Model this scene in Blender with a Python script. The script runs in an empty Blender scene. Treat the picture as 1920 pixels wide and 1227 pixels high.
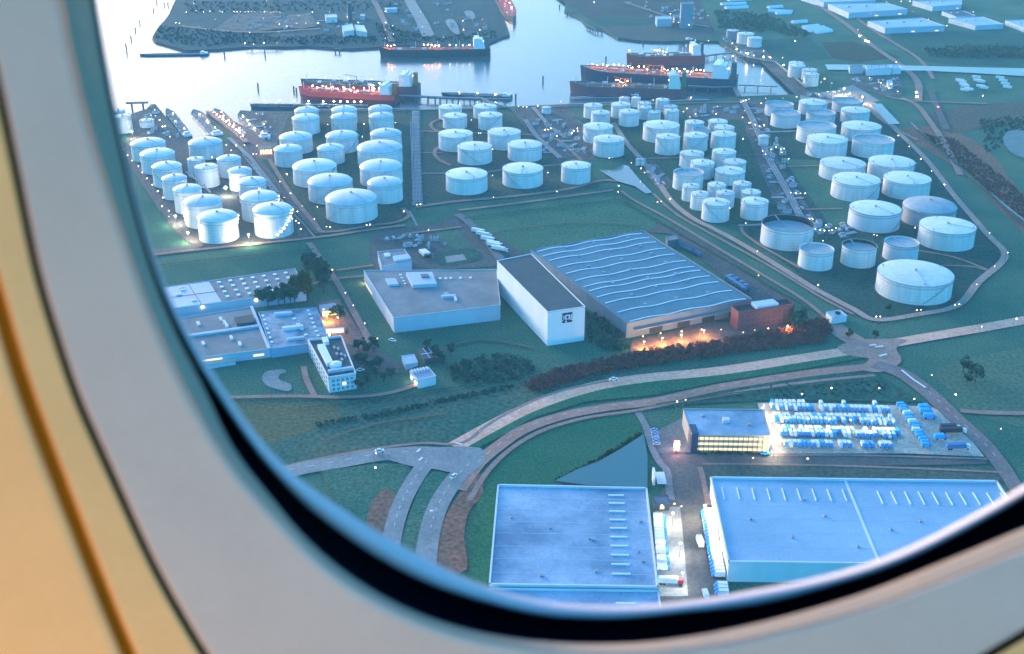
import bpy, bmesh, math, random
from mathutils import Vector, Matrix
random.seed(7)
R = math.radians
scene = bpy.context.scene
COL = scene.collection

# ------------------------------------------------------------------ camera
CAM_H, FPX, PITCH = 350.0, 2200.0, R(24.6)
cd = bpy.data.cameras.new('camera')
cam = bpy.data.objects.new('camera', cd)
COL.objects.link(cam)
cam.location = (0, 0, CAM_H)
cam.rotation_euler = (R(90) - PITCH, 0, 0)
cd.sensor_width = 36.0
cd.lens = FPX / 1920 * 36
cd.clip_start, cd.clip_end = 0.02, 60000
cd.dof.use_dof = True
cd.dof.focus_distance = 900
cd.dof.aperture_fstop = 10.5
scene.camera = cam

# ------------------------------------------------------------------ sky, sun, exposure
w = bpy.data.worlds.new('World'); scene.world = w; w.use_nodes = True
nt = w.node_tree; bg = nt.nodes['Background']
SKY_TINT = [(.30, (.26, .88, 1.06)), (.55, (.34, .95, 1.04)), (.74, (.70, .95, .98)), (.86, (.93, .97, .97)), (.94, (1.30, 1.06, 1.0))]
sky = nt.nodes.new('ShaderNodeTexSky'); sky.sky_type = 'NISHITA'
SUN_EL, SUN_AZ = R(6.0), R(-40)          # azimuth measured from +Y, negative to the left
sky.sun_disc = False; sky.sun_elevation = SUN_EL; sky.sun_rotation = SUN_AZ
sky.altitude = 0; sky.air_density = 1.0; sky.dust_density = 1.6; sky.ozone_density = 3.5
bg.inputs['Strength'].default_value = 0.15
# the low sky on the sun's side is pale and pinkish, the rest of the dome deep blue
tc = nt.nodes.new('ShaderNodeTexCoord'); dp = nt.nodes.new('ShaderNodeVectorMath'); dp.operation = 'DOT_PRODUCT'
dp.inputs[1].default_value = (math.sin(SUN_AZ), math.cos(SUN_AZ), .05); nt.links.new(tc.outputs['Generated'], dp.inputs[0])
mr = nt.nodes.new('ShaderNodeMapRange'); mr.inputs['From Min'].default_value = -1; mr.inputs['From Max'].default_value = 1; nt.links.new(dp.outputs['Value'], mr.inputs['Value'])
cr = nt.nodes.new('ShaderNodeValToRGB'); nt.links.new(mr.outputs[0], cr.inputs['Fac'])
for k, (pos, c) in enumerate(SKY_TINT):
    e = cr.color_ramp.elements[k] if k < 2 else cr.color_ramp.elements.new(pos)
    e.position = pos; e.color = (*c, 1)
tint = nt.nodes.new('ShaderNodeMix'); tint.data_type = 'RGBA'; tint.blend_type = 'MULTIPLY'; tint.inputs['Factor'].default_value = 1
nt.links.new(cr.outputs['Color'], tint.inputs['B'])
nt.links.new(sky.outputs[0], tint.inputs['A']); nt.links.new(tint.outputs['Result'], bg.inputs['Color'])
sl = bpy.data.lights.new('sun', 'SUN'); sun = bpy.data.objects.new('sun', sl); COL.objects.link(sun)
sl.energy = 0.5; sl.angle = R(14); sl.color = (1.0, 0.95, 0.90)
sd = Vector((math.sin(SUN_AZ) * math.cos(R(8)), math.cos(SUN_AZ) * math.cos(R(8)), math.sin(R(8))))
sun.rotation_euler = (-sd).to_track_quat('-Z', 'Y').to_euler()
scene.view_settings.view_transform = 'Standard'
scene.view_settings.look = 'None'
scene.view_settings.gamma = 1
scene.view_settings.exposure = 2.82
scene.cycles.use_denoising = True
scene.cycles.max_bounces = 6
scene.cycles.volume_bounces = 0
scene.cycles.sample_clamp_indirect = 6

# ------------------------------------------------------------------ picture <-> place
CP, SP = math.cos(PITCH), math.sin(PITCH)
def ray(px, py):
    x = (px - 960) / FPX; y = -(py - 613.5) / FPX
    return Vector((x, CP + y * SP, -SP + y * CP))
def G(px, py, z=0.0):
    d = ray(px, py); t = (z - CAM_H) / d.z
    return Vector((d.x * t, d.y * t, z))
def hgt(P, py):
    v = (613.5 - py) / FPX
    return CAM_H + P.y * (v * CP - SP) / (CP + v * SP)
def depth(P): return P.y * CP - (P.z - CAM_H) * SP
def zoomer(ox, oy, s): return lambda x, y: (ox + x * s, oy + y * s)
Z5 = zoomer(200, 160, .26087); Z6 = zoomer(480, 160, .26074); ZC = zoomer(800, 160, .19563)
ZD = zoomer(1070, 160, .22); ZE = zoomer(1400, 160, .27083); Z4 = zoomer(1380, 340, .28125)
Z8 = zoomer(400, 600, .3125); ZM = zoomer(620, 390, .20375); ZL = zoomer(280, 420, .277)
ZV = zoomer(1180, 730, .20375); ZW = zoomer(1540, 700, .2119); ZB = zoomer(900, 880, .2604)
Z1 = zoomer(180, 0, .22917); Z2 = zoomer(540, 0, .22917); Z3 = zoomer(980, 0, .22917); ZR = zoomer(1400, 0, .27083)
Z7 = zoomer(900, 400, .34375)
def ordinal(n):
    names = ['first', 'second', 'third', 'fourth', 'fifth', 'sixth', 'seventh', 'eighth', 'ninth', 'tenth', 'eleventh', 'twelfth']
    if n <= 12: return names[n - 1]
    return '%d%s' % (n, 'th' if 10 < n % 100 < 14 else {1: 'st', 2: 'nd', 3: 'rd'}.get(n % 10, 'th'))

# ------------------------------------------------------------------ materials
MATS = {}
def mat(name, col, rough=.8, var=.0, scale=.05, col2=None, detail=4, spec=.3, metal=0., bump=0., fine=0., fscale=1.0, emit=None, es=0., streak=False, vary=0., courses=0.):
    if name in MATS: return MATS[name]
    m = bpy.data.materials.new(name); m.use_nodes = True; MATS[name] = m
    n = m.node_tree.nodes; l = m.node_tree.links; b = n['Principled BSDF']
    b.inputs['Roughness'].default_value = rough; b.inputs['Metallic'].default_value = metal
    b.inputs['Specular IOR Level'].default_value = spec
    b.inputs['Base Color'].default_value = (*col, 1)
    if emit:
        b.inputs['Emission Color'].default_value = (*emit, 1); b.inputs['Emission Strength'].default_value = es
        m.cycles.emission_sampling = 'AUTO'
    if var or col2 or fine or bump:
        g = n.new('ShaderNodeNewGeometry')
        src = g.outputs['Position']
        if streak:
            mp = n.new('ShaderNodeMapping'); mp.inputs['Scale'].default_value = (1, 1, .12)
            l.new(src, mp.inputs['Vector']); src = mp.outputs[0]
        nz = n.new('ShaderNodeTexNoise'); nz.inputs['Scale'].default_value = scale; nz.inputs['Detail'].default_value = detail
        nz.inputs['Roughness'].default_value = .62
        l.new(src, nz.inputs['Vector'])
        rp = n.new('ShaderNodeValToRGB'); rp.color_ramp.elements[0].position = .33; rp.color_ramp.elements[1].position = .67
        c2 = col2 or tuple(c * (1 + var) for c in col)
        c1 = col if col2 else tuple(c * (1 - var) for c in col)
        rp.color_ramp.elements[0].color = (*c1, 1); rp.color_ramp.elements[1].color = (*c2, 1)
        l.new(nz.outputs['Fac'], rp.inputs['Fac']); out = rp.outputs['Color']
        if fine:
            nf = n.new('ShaderNodeTexNoise'); nf.inputs['Scale'].default_value = fscale; nf.inputs['Detail'].default_value = 3
            l.new(g.outputs['Position'], nf.inputs['Vector'])
            mr = n.new('ShaderNodeMapRange'); mr.inputs['From Min'].default_value = .3; mr.inputs['From Max'].default_value = .7
            mr.inputs['To Min'].default_value = 1 - fine; mr.inputs['To Max'].default_value = 1 + fine
            l.new(nf.outputs['Fac'], mr.inputs['Value'])
            mx = n.new('ShaderNodeMix'); mx.data_type = 'RGBA'; mx.blend_type = 'MULTIPLY'; mx.inputs['Factor'].default_value = 1
            l.new(out, mx.inputs['A']); l.new(mr.outputs[0], mx.inputs['B']); out = mx.outputs['Result']
        if courses:
            sx = n.new('ShaderNodeSeparateXYZ'); l.new(g.outputs['Position'], sx.inputs[0])
            fr = n.new('ShaderNodeMath'); fr.operation = 'FRACT'; dv = n.new('ShaderNodeMath'); dv.operation = 'DIVIDE'; dv.inputs[1].default_value = courses
            l.new(sx.outputs['Z'], dv.inputs[0]); l.new(dv.outputs[0], fr.inputs[0])
            lt = n.new('ShaderNodeMath'); lt.operation = 'LESS_THAN'; lt.inputs[1].default_value = .16; l.new(fr.outputs[0], lt.inputs[0])
            m3 = n.new('ShaderNodeMapRange'); m3.inputs['To Min'].default_value = 1; m3.inputs['To Max'].default_value = .84; l.new(lt.outputs[0], m3.inputs['Value'])
            mx = n.new('ShaderNodeMix'); mx.data_type = 'RGBA'; mx.blend_type = 'MULTIPLY'; mx.inputs['Factor'].default_value = 1
            l.new(out, mx.inputs['A']); l.new(m3.outputs[0], mx.inputs['B']); out = mx.outputs['Result']
        if vary:
            oi = n.new('ShaderNodeObjectInfo'); m2 = n.new('ShaderNodeMapRange'); m2.inputs['To Min'].default_value = 1 - vary; m2.inputs['To Max'].default_value = 1
            l.new(oi.outputs['Random'], m2.inputs['Value'])
            mx = n.new('ShaderNodeMix'); mx.data_type = 'RGBA'; mx.blend_type = 'MULTIPLY'; mx.inputs['Factor'].default_value = 1
            l.new(out, mx.inputs['A']); l.new(m2.outputs[0], mx.inputs['B']); out = mx.outputs['Result']
        l.new(out, b.inputs['Base Color'])
        if bump:
            bp = n.new('ShaderNodeBump'); bp.inputs['Strength'].default_value = bump; bp.inputs['Distance'].default_value = .5
            l.new(nz.outputs['Fac'], bp.inputs['Height']); l.new(bp.outputs[0], b.inputs['Normal'])
    return m
def glow(name, col, s):
    if name in MATS: return MATS[name]
    m = bpy.data.materials.new(name); m.use_nodes = True; MATS[name] = m
    n = m.node_tree.nodes; n.remove(n['Principled BSDF'])
    e = n.new('ShaderNodeEmission'); e.inputs[0].default_value = (*col, 1); e.inputs[1].default_value = s
    m.node_tree.links.new(e.outputs[0], n['Material Output'].inputs['Surface'])
    return m
GRASS = mat('grass', (.018, .118, .082), .95, col2=(.085, .160, .100), scale=.014, detail=8, fine=.45, fscale=.7, spec=.1)
GRASS_DARK = mat('grass_dark', (.012, .084, .066), .95, col2=(.034, .108, .078), scale=.03, fine=.4, fscale=.4, spec=.1)
GRASS_GREEN = mat('grass_green', (.010, .115, .062), .95, col2=(.034, .145, .078), scale=.02, detail=8, fine=.4, fscale=.7, spec=.1)
GRASS_DRY = mat('grass_dry', (.130, .125, .066), .95, col2=(.085, .115, .055), scale=.02, fine=.35, fscale=.4, spec=.1)
SOIL = mat('soil', (.26, .125, .085), .95, col2=(.17, .105, .075), scale=.03, fine=.4, fscale=.4, spec=.1)
YARD = mat('tank_yard', (.042, .082, .066), .95, col2=(.066, .095, .072), scale=.03, fine=.4, fscale=.3, spec=.15)
ASPH = mat('asphalt', (.090, .088, .092), .85, col2=(.130, .118, .112), scale=.05, fine=.22, fscale=.5, spec=.25)
ASPH_LAMPLIT = mat('asphalt_lamp_tint', (.76, .37, .24), .85, col2=(.84, .45, .31), scale=.05, fine=.2, fscale=.5, spec=.25)  # pink of the sodium street lights is put into this road colour
ASPH_BLUE = mat('asphalt_wet', (.15, .18, .19), .55, col2=(.21, .235, .24), scale=.05, fine=.2, fscale=.5, spec=.4)
CONC = mat('concrete', (.240, .235, .225), .85, col2=(.330, .315, .290), scale=.06, fine=.2, fscale=.6, spec=.25)
PATHM = mat('path_paving', (.28, .17, .14), .9, col2=(.36, .23, .185), scale=.06, fine=.2, fscale=.6, spec=.2)
SITE = mat('industrial_ground', (.060, .066, .064), .9, col2=(.150, .145, .140), scale=.045, detail=8, fine=.5, fscale=.3, spec=.2)
WHITE = mat('white_tank_paint', (.90, .89, .86), .5, col2=(.70, .67, .62), scale=.22, detail=8, streak=True, spec=.4, vary=.09, courses=2.4)
ROOFW = mat('white_roof_paint', (.88, .87, .84), .40, col2=(.66, .68, .68), scale=.11, detail=8, spec=.55, vary=.2, fine=.08, fscale=.6)
GREYT = mat('weathered_steel', (.34, .37, .39), .7, col2=(.48, .50, .50), scale=.10, streak=True, spec=.3)
STEEL = mat('dark_steel', (.10, .11, .12), .6, spec=.4)
GREYSTEEL = mat('grey_steel', (.32, .34, .36), .6, spec=.4)
FLOATM = mat('floating_roof_steel', (.30, .36, .37), .6, col2=(.42, .47, .48), scale=.12, spec=.3)
INNER = mat('rust_dark_steel', (.030, .035, .045), .8, spec=.2)
WALLW = mat('white_cladding', (.72, .74, .75), .6, col2=(.62, .65, .67), scale=.06, streak=True, spec=.3)
WALLB = mat('pale_blue_cladding', (.50, .58, .66), .6, col2=(.42, .50, .58), scale=.05, streak=True, spec=.3)
ROOFG = mat('grey_bitumen_roof', (.150, .165, .175), .8, col2=(.250, .265, .275), scale=.05, detail=6, spec=.3)
ROOFD = mat('dark_green_roof', (.055, .085, .095), .85, col2=(.075, .105, .115), scale=.08, spec=.2)
ROOFB = mat('blue_grey_membrane', (.08, .17, .28), .36, col2=(.38, .50, .62), scale=.030, detail=9, spec=.5, fine=.12, fscale=.8)
ROOFL = mat('pale_membrane', (.22, .36, .48), .40, col2=(.36, .50, .62), scale=.022, detail=9, spec=.5, fine=.08, fscale=.8)
SHEDR = mat('shed_roof', (.030, .145, .20), .6, col2=(.07, .20, .26), scale=.05, detail=7, fine=.2, fscale=.6, spec=.3)
SKYL = mat('rooflight', (.75, .80, .84), .3, spec=.6)
BRICK = mat('red_brick', (.27, .085, .085), .85, col2=(.21, .075, .075), scale=.3, spec=.2)
GLASSD = mat('dark_glass', (.02, .03, .045), .15, spec=.6)
WHITEP = mat('white_vehicle_paint', (.82, .82, .82), .35, spec=.5)
BLUEP = mat('blue_vehicle_paint', (.03, .30, .62), .35, spec=.5)
CYANP = mat('bright_blue_paint', (.04, .42, .85), .4, spec=.5)
TYRE = mat('tyre_rubber', (.015, .015, .015), .9)
TRUNK = mat('bark', (.06, .045, .035), .95)
LEAF = mat('leaf_green', (.022, .055, .022), .9, col2=(.050, .085, .030), scale=.25, spec=.1)
LEAFD = mat('leaf_dark', (.020, .085, .070), .9, col2=(.050, .130, .082), scale=.25, spec=.1)
LEAFR = mat('leaf_red_brown', (.25, .075, .065), .9, col2=(.16, .07, .055), scale=.12, spec=.1)
LEAFY = mat('leaf_olive', (.085, .090, .022), .9, col2=(.055, .075, .022), scale=.25, spec=.1)
MARK = mat('white_marking', (.75, .75, .72), .7)
L_WARM = glow('lamp_warm', (1, .70, .40), 8)
L_WHITE = glow('lamp_white', (1, .88, .70), 8)
L_ORANGE = glow('lamp_orange', (1, .42, .12), 10)
S_WARM = glow('ship_lamp_warm', (1, .70, .40), 30)
S_ORANGE = glow("ship_lamp_orange", (1, .36, .10), 40)
L_RED = glow('lamp_red', (1, .06, .03), 8)
WIN_LIT = glow('lit_windows', (1, .74, .42), .24)

def water_mat(name, col, bump, rough):
    m = bpy.data.materials.new(name); m.use_nodes = True
    n = m.node_tree.nodes; l = m.node_tree.links; b = n['Principled BSDF']
    b.inputs['Base Color'].default_value = (*col, 1); b.inputs['Roughness'].default_value = rough
    b.inputs['Specular IOR Level'].default_value = .5; b.inputs['IOR'].default_value = 1.65
    g = n.new('ShaderNodeNewGeometry')
    mp = n.new('ShaderNodeMapping'); mp.inputs['Scale'].default_value = (.5, 1, 1); l.new(g.outputs['Position'], mp.inputs['Vector'])
    nz = n.new('ShaderNodeTexNoise'); nz.inputs['Scale'].default_value = .16; nz.inputs['Detail'].default_value = 4; l.new(mp.outputs[0], nz.inputs['Vector'])
    n2 = n.new('ShaderNodeTexNoise'); n2.inputs['Scale'].default_value = .006; n2.inputs['Detail'].default_value = 4; l.new(mp.outputs[0], n2.inputs['Vector'])
    mr = n.new('ShaderNodeMapRange'); mr.inputs['From Min'].default_value = .35; mr.inputs['From Max'].default_value = .65
    mr.inputs['To Min'].default_value = bump * .45; mr.inputs['To Max'].default_value = bump * 1.4
    l.new(n2.outputs['Fac'], mr.inputs['Value'])
    bp = n.new('ShaderNodeBump'); bp.inputs['Distance'].default_value = 1.0
    l.new(mr.outputs[0], bp.inputs['Strength']); l.new(nz.outputs['Fac'], bp.inputs['Height']); l.new(bp.outputs[0], b.inputs['Normal'])
    return m
WATER = water_mat('harbour_water', (.06, .10, .12), .22, .20)
POND = water_mat('pond_water', (.045, .09, .10), .05, .12)

# ------------------------------------------------------------------ mesh building
class MB:
    def __init__(s): s.v = []; s.f = []; s.m = []; s.mi = 0; s.smooth = False
    def verts(s, vs): k = len(s.v); s.v += [tuple(v) for v in vs]; return k
    def face(s, idx): s.f.append(tuple(idx)); s.m.append(s.mi)
    def box(s, c, d, rot=0., top=1.0):
        hx, hy, hz = d[0] / 2, d[1] / 2, d[2] / 2; cs, sn = math.cos(rot), math.sin(rot)
        vs = []
        for z, k in ((-hz, 1), (hz, top)):
            for x, y in ((-hx, -hy), (hx, -hy), (hx, hy), (-hx, hy)):
                x *= k; y *= k
                vs.append((c[0] + x * cs - y * sn, c[1] + x * sn + y * cs, c[2] + z))
        k = s.verts(vs)
        for q in ((0, 3, 2, 1), (4, 5, 6, 7), (0, 1, 5, 4), (1, 2, 6, 5), (2, 3, 7, 6), (3, 0, 4, 7)): s.face([k + i for i in q])
    def prism(s, poly, z0, z1, bottom=False, mtop=None):
        n = len(poly); a = sum(poly[i][0] * poly[(i + 1) % n][1] - poly[(i + 1) % n][0] * poly[i][1] for i in range(n))
        if a < 0: poly = poly[::-1]
        k = s.verts([(p[0], p[1], z0) for p in poly] + [(p[0], p[1], z1) for p in poly])
        for i in range(n): j = (i + 1) % n; s.face((k + i, k + j, k + n + j, k + n + i))
        o = s.mi
        if mtop is not None: s.mi = mtop
        s.face([k + n + i for i in range(n)]); s.mi = o
        if bottom: s.face([k + i for i in range(n)][::-1])
    def sheet(s, poly, z):
        n = len(poly); a = sum(poly[i][0] * poly[(i + 1) % n][1] - poly[(i + 1) % n][0] * poly[i][1] for i in range(n))
        if a < 0: poly = poly[::-1]
        k = s.verts([(p[0], p[1], z) for p in poly]); s.face([k + i for i in range(n)])
    def lathe(s, prof, c=(0, 0, 0), n=48, cap0=False, cap1=False):
        k = s.verts([(c[0] + r * math.cos(2 * math.pi * i / n), c[1] + r * math.sin(2 * math.pi * i / n), c[2] + z) for r, z in prof for i in range(n)])
        for j in range(len(prof) - 1):
            for i in range(n):
                a = k + j * n + i; b = k + j * n + (i + 1) % n; s.face((a, b, b + n, a + n))
        if cap0: s.face([k + i for i in range(n)][::-1])
        if cap1: s.face([k + (len(prof) - 1) * n + i for i in range(n)])
    def bar(s, a, b, wd=.3, ht=None):
        a, b = Vector(a), Vector(b); ht = ht or wd; d = (b - a)
        if d.length < 1e-6: return
        d.normalize(); u = d.cross(Vector((0, 0, 1)))
        if u.length < 1e-3: u = Vector((1, 0, 0))
        u.normalize(); v = u.cross(d)
        k = s.verts([p + u * sx * wd / 2 + v * sy * ht / 2 for p in (a, b) for sx, sy in ((-1, -1), (1, -1), (1, 1), (-1, 1))])
        for q in ((0, 1, 2, 3), (7, 6, 5, 4), (0, 4, 5, 1), (1, 5, 6, 2), (2, 6, 7, 3), (3, 7, 4, 0)): s.face([k + i for i in q])
    def octa(s, c, r):
        k = s.verts([(c[0] + r, c[1], c[2]), (c[0] - r, c[1], c[2]), (c[0], c[1] + r, c[2]), (c[0], c[1] - r, c[2]), (c[0], c[1], c[2] + r), (c[0], c[1], c[2] - r)])
        for q in ((0, 2, 4), (2, 1, 4), (1, 3, 4), (3, 0, 4), (2, 0, 5), (1, 2, 5), (3, 1, 5), (0, 3, 5)): s.face([k + i for i in q])
    def mesh(s, name, mats):
        me = bpy.data.meshes.new(name); me.from_pydata(s.v, [], s.f)
        for m in (mats if isinstance(mats, (list, tuple)) else [mats]): me.materials.append(m)
        me.polygons.foreach_set('material_index', s.m)
        if s.smooth: me.polygons.foreach_set('use_smooth', [True] * len(s.f))
        me.update(); return me
    def build(s, name, mats, parent=None, loc=None, rz=0):
        o = bpy.data.objects.new(name, s.mesh(name, mats)); COL.objects.link(o)
        if parent: o.parent = parent
        if loc is not None: o.location = loc
        if rz: o.rotation_euler = (0, 0, rz)
        return o
def tag(o, label=None, cat=None, group=None, kind=None):
    if label: o['label'] = label
    if cat: o['category'] = cat
    if group: o['group'] = group
    if kind: o['kind'] = kind
    return o
def empty(name, loc=(0, 0, 0), rz=0., label=None, cat=None, group=None):
    o = bpy.data.objects.new(name, None); COL.objects.link(o); o.location = loc; o.rotation_euler = (0, 0, rz)
    return tag(o, label, cat, group)
def catmull(P, k=6, closed=False):
    n = len(P); out = []
    for i in range(n if closed else n - 1):
        p = [P[(i + j) % n] if closed else P[min(max(i + j, 0), n - 1)] for j in (-1, 0, 1, 2)]
        for t in range(k):
            t /= k
            out.append(tuple(.5 * (2 * p[1][a] + (p[2][a] - p[0][a]) * t + (2 * p[0][a] - 5 * p[1][a] + 4 * p[2][a] - p[3][a]) * t * t + (3 * p[1][a] - p[0][a] - 3 * p[2][a] + p[3][a]) * t ** 3) for a in range(len(P[0]))))
    if not closed: out.append(tuple(P[-1]))
    return out
LAYER = [0.04]
def patch(name, px, m, smooth=0, z=None):
    if smooth: px = catmull(px, smooth, True)
    if z is None: LAYER[0] += .012; z = LAYER[0]
    b = MB(); b.sheet([G(*p) for p in px], z)
    return tag(b.build(name, m), kind='structure')
def strip(name, px, wd, m, smooth=6, z=None):
    if z is None: LAYER[0] += .012; z = LAYER[0]
    P = [G(*p) for p in (catmull(px, smooth) if smooth else px)]
    L, Rr = [], []
    for i, p in enumerate(P):
        d = (P[min(i + 1, len(P) - 1)] - P[max(i - 1, 0)]); d.normalize(); nn = Vector((-d.y, d.x, 0))
        ww = wd if not isinstance(wd, tuple) else wd[0] + (wd[1] - wd[0]) * i / (len(P) - 1)
        L.append(p + nn * ww / 2); Rr.append(p - nn * ww / 2)
    b = MB(); k = b.verts([(q.x, q.y, z) for q in L] + [(q.x, q.y, z) for q in Rr]); n = len(P)
    for i in range(n - 1): b.face((k + n + i, k + n + i + 1, k + i + 1, k + i))
    return tag(b.build(name, m), kind='structure')
# ------------------------------------------------------------------ the aircraft window the view is seen through
def build_window():
    cx, cy = 1150, -280
    C0 = [(165, -150), (176, -60), (183, 0), (198, 90), (214, 180), (240, 300), (272, 430), (312, 540), (352, 620), (400, 698), (452, 776), (510, 850), (570, 905), (632, 948), (706, 996), (784, 1040), (860, 1078), (925, 1104), (1030, 1130), (1160, 1136), (1290, 1127), (1400, 1109), (1558, 1077), (1687, 1034), (1817, 969), (1920, 910), (1985, 860)]
    C1 = [(158, -150), (170, -60), (178, 0), (193, 90), (209, 180), (234, 300), (266, 430), (304, 545), (344, 632), (371, 684), (400, 730), (431, 777), (484, 852), (520, 893), (576, 950), (652, 1008), (727, 1056), (803, 1094), (879, 1120), (960, 1142), (1030, 1156), (1160, 1160), (1290, 1147), (1420, 1134), (1558, 1099), (1687, 1056), (1817, 991), (1920, 931), (1990, 880)]
    C2 = [(150, -150), (162, -60), (172, 0), (187, 90), (203, 180), (228, 300), (259, 430), (297, 550), (336, 640), (366, 697), (397, 760), (429, 829), (478, 898), (500, 922), (550, 986), (601, 1036), (652, 1077), (727, 1124), (800, 1157), (880, 1182), (960, 1197), (1050, 1206), (1150, 1208), (1250, 1201), (1365, 1182), (1494, 1151), (1623, 1112), (1752, 1061), (1849, 1021), (1920, 990), (1995, 950)]
    C3 = [(70, -150), (92, -60), (110, 0), (130, 100), (152, 200), (182, 300), (214, 400), (248, 500), (286, 600), (330, 700), (388, 805), (440, 884), (485, 936), (540, 994), (590, 1047), (645, 1091), (720, 1136), (800, 1172), (880, 1198), (960, 1213), (1050, 1223), (1150, 1226), (1250, 1222), (1350, 1211), (1494, 1179), (1623, 1144), (1752, 1096), (1849, 1058), (1920, 1028), (2000, 988)]
    C4 = [(-60, -150), (-38, -20), (0, 140), (40, 330), (75, 500), (110, 620), (150, 740), (190, 830), (235, 930), (290, 1050), (345, 1150), (400, 1240), (480, 1340), (620, 1450), (850, 1520), (1150, 1520), (1450, 1440), (1680, 1320), (1840, 1227), (1925, 1176), (2060, 1080)]
    C6 = [(-120, 100), (-60, 330), (0, 520), (50, 690), (100, 830), (150, 960), (200, 1090), (245, 1200), (310, 1340), (430, 1520), (620, 1680), (900, 1760), (1200, 1750), (1550, 1650), (1850, 1480), (2120, 1260)]
    far = [(2060, 760), (2140, 590), (2200, 380), (2215, 150), (2170, -150), (2110, -500), (2030, -900), (1950, -1200), (1800, -1500), (1500, -1700), (1100, -1780), (700, -1700), (350, -1500), (170, -1250), (95, -1000), (95, -700), (125, -400)]
    def closed(C, k): return C + [(cx + (x - cx) * k, cy + (y - cy) * k) for x, y in far]
    def off(C, d):
        return [(cx + (x - cx) * (1 + d / math.hypot(x - cx, y - cy)), cy + (y - cy) * (1 + d / math.hypot(x - cx, y - cy))) for x, y in C]
    c4 = closed(C4, 1.12); c6 = closed(C6, 1.25)
    rings = [closed(C0, 1.0), closed(C1, 1.012), closed(C2, 1.03), closed(C3, 1.055), c4, off(c4, 16), c6, off(c6, 34), off(c6, 900)]
    N = 360
    def resample(C):
        P = catmull(C, 5, True); out = []
        ang = [math.atan2(y - cy, x - cx) for x, y in P]; rad = [math.hypot(x - cx, y - cy) for x, y in P]
        s = sorted(zip(ang, rad)); A = [a for a, _ in s]
        import bisect
        for i in range(N):
            t = -math.pi + 2 * math.pi * (i + .5) / N
            j = bisect.bisect(A, t); a0, r0 = s[j - 1]; a1, r1 = s[j % len(s)]
            if a1 < a0: a1 += 2 * math.pi
            if t < a0: t2 = t + 2 * math.pi
            else: t2 = t
            f = 0 if a1 == a0 else (t2 - a0) / (a1 - a0); r = r0 + (r1 - r0) * min(max(f, 0), 1)
            out.append((t, r))
        for _ in range(2): out = [(out[i][0], .25 * out[i - 1][1] + .5 * out[i][1] + .25 * out[(i + 1) % N][1]) for i in range(N)]
        return [(cx + r * math.cos(t), cy + r * math.sin(t)) for t, r in out]
    RS = [resample(c) for c in rings]
    def at(p, D):
        d = ray(*p); t = D / d.y; return Vector((d.x * t, D, CAM_H + d.z * t))
    def mix(a, b, t): return [(p[0] + (q[0] - p[0]) * t, p[1] + (q[1] - p[1]) * t) for p, q in zip(a, b)]
    root = empty('cabin_window', at((cx, cy), .42), 0, 'rounded aircraft cabin window with grey reveal, black seal and tan sidewall, framing the whole view', 'aircraft window')
    loc = root.location
    def loft(name, lst, m):
        b = MB(); b.smooth = True; k = 0
        for R_, D in lst: b.verts([at(p, D) - loc for p in R_])
        for j in range(len(lst) - 1):
            for i in range(N):
                a = j * N + i; c = j * N + (i + 1) % N; b.face((a, c, c + N, a + N))
        return b.build(name, m, root)
    rim_m = mat('window_rim_plastic', (.62, .52, .52), .6, spec=.1, fine=.08, fscale=900, var=.02, scale=40)
    gasket = mat('black_rubber', (.006, .012, .022), .9, spec=.05)
    lip_m = mat('reveal_lip_plastic', (.40, .29, .21), .75, spec=.06, fine=.15, fscale=1400, var=.03, scale=30)
    reveal = mat('grey_beige_plastic', (.62, .44, .33), .8, spec=.08, fine=.10, fscale=1400, var=.04, scale=20)
    tan = mat('tan_sidewall', (.92, .46, .17), .8, spec=.1, fine=.10, fscale=1200, var=.05, scale=8)
    groove = mat('orange_brown_groove', (.60, .20, .01), .8, spec=.1, fine=.12, fscale=1200, var=.05, scale=20)
    dark = mat('dark_gap', (.05, .042, .03), .9, spec=.1)
    loft('pane_rim', [(RS[0], .440), (mix(RS[0], RS[1], .35), .432), (mix(RS[0], RS[1], .7), .430), (RS[1], .436)], rim_m)
    loft('seal', [(RS[1], .4365), (mix(RS[1], RS[2], .2), .465), (mix(RS[1], RS[2], .8), .465), (RS[2], .410)], gasket)
    def band(a, c, d0, d1, e=.07, lip=.0012):   # flat band with softly rolled edges; doubled rings keep the middle flat
        s = lambda t: d0 + (d1 - d0) * t
        return [(a, d0 + lip), (mix(a, c, e * .4), s(e * .4) + lip * .25), (mix(a, c, e), s(e)), (mix(a, c, e * 1.3), s(e * 1.3)), (mix(a, c, .5), s(.5)), (mix(a, c, 1 - e * 1.3), s(1 - e * 1.3)), (mix(a, c, 1 - e), s(1 - e)), (mix(a, c, 1 - e * .4), s(1 - e * .4) + lip * .25), (c, d1 + lip)]
    loft('reveal_lip', band(RS[2], RS[3], .4075, .3985, .12), lip_m)
    loft('reveal', band(RS[3], RS[4], .3965, .3880, .05), reveal)
    loft('gap_strip', [(RS[4], .3895), (RS[4], .402), (RS[5], .402), (RS[5], .3885)], dark)
    loft('sidewall_panel', band(RS[5], RS[6], .3868, .3832, .05), tan)
    loft('groove', [(RS[6], .3846), (mix(RS[6], RS[7], .2), .389), (mix(RS[6], RS[7], .25), .3892), (mix(RS[6], RS[7], .75), .3892), (mix(RS[6], RS[7], .8), .389), (RS[7], .3832)], groove)
    loft('outer_panel', band(RS[7], RS[8], .3815, .372, .02), tan)
    pm = bpy.data.materials.new('clear_acrylic'); pm.use_nodes = True
    n = pm.node_tree.nodes; n.remove(n['Principled BSDF']); t = n.new('ShaderNodeBsdfTransparent'); t.inputs[0].default_value = (.95, .965, .98, 1)
    pm.node_tree.links.new(t.outputs[0], n['Material Output'].inputs['Surface'])
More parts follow.
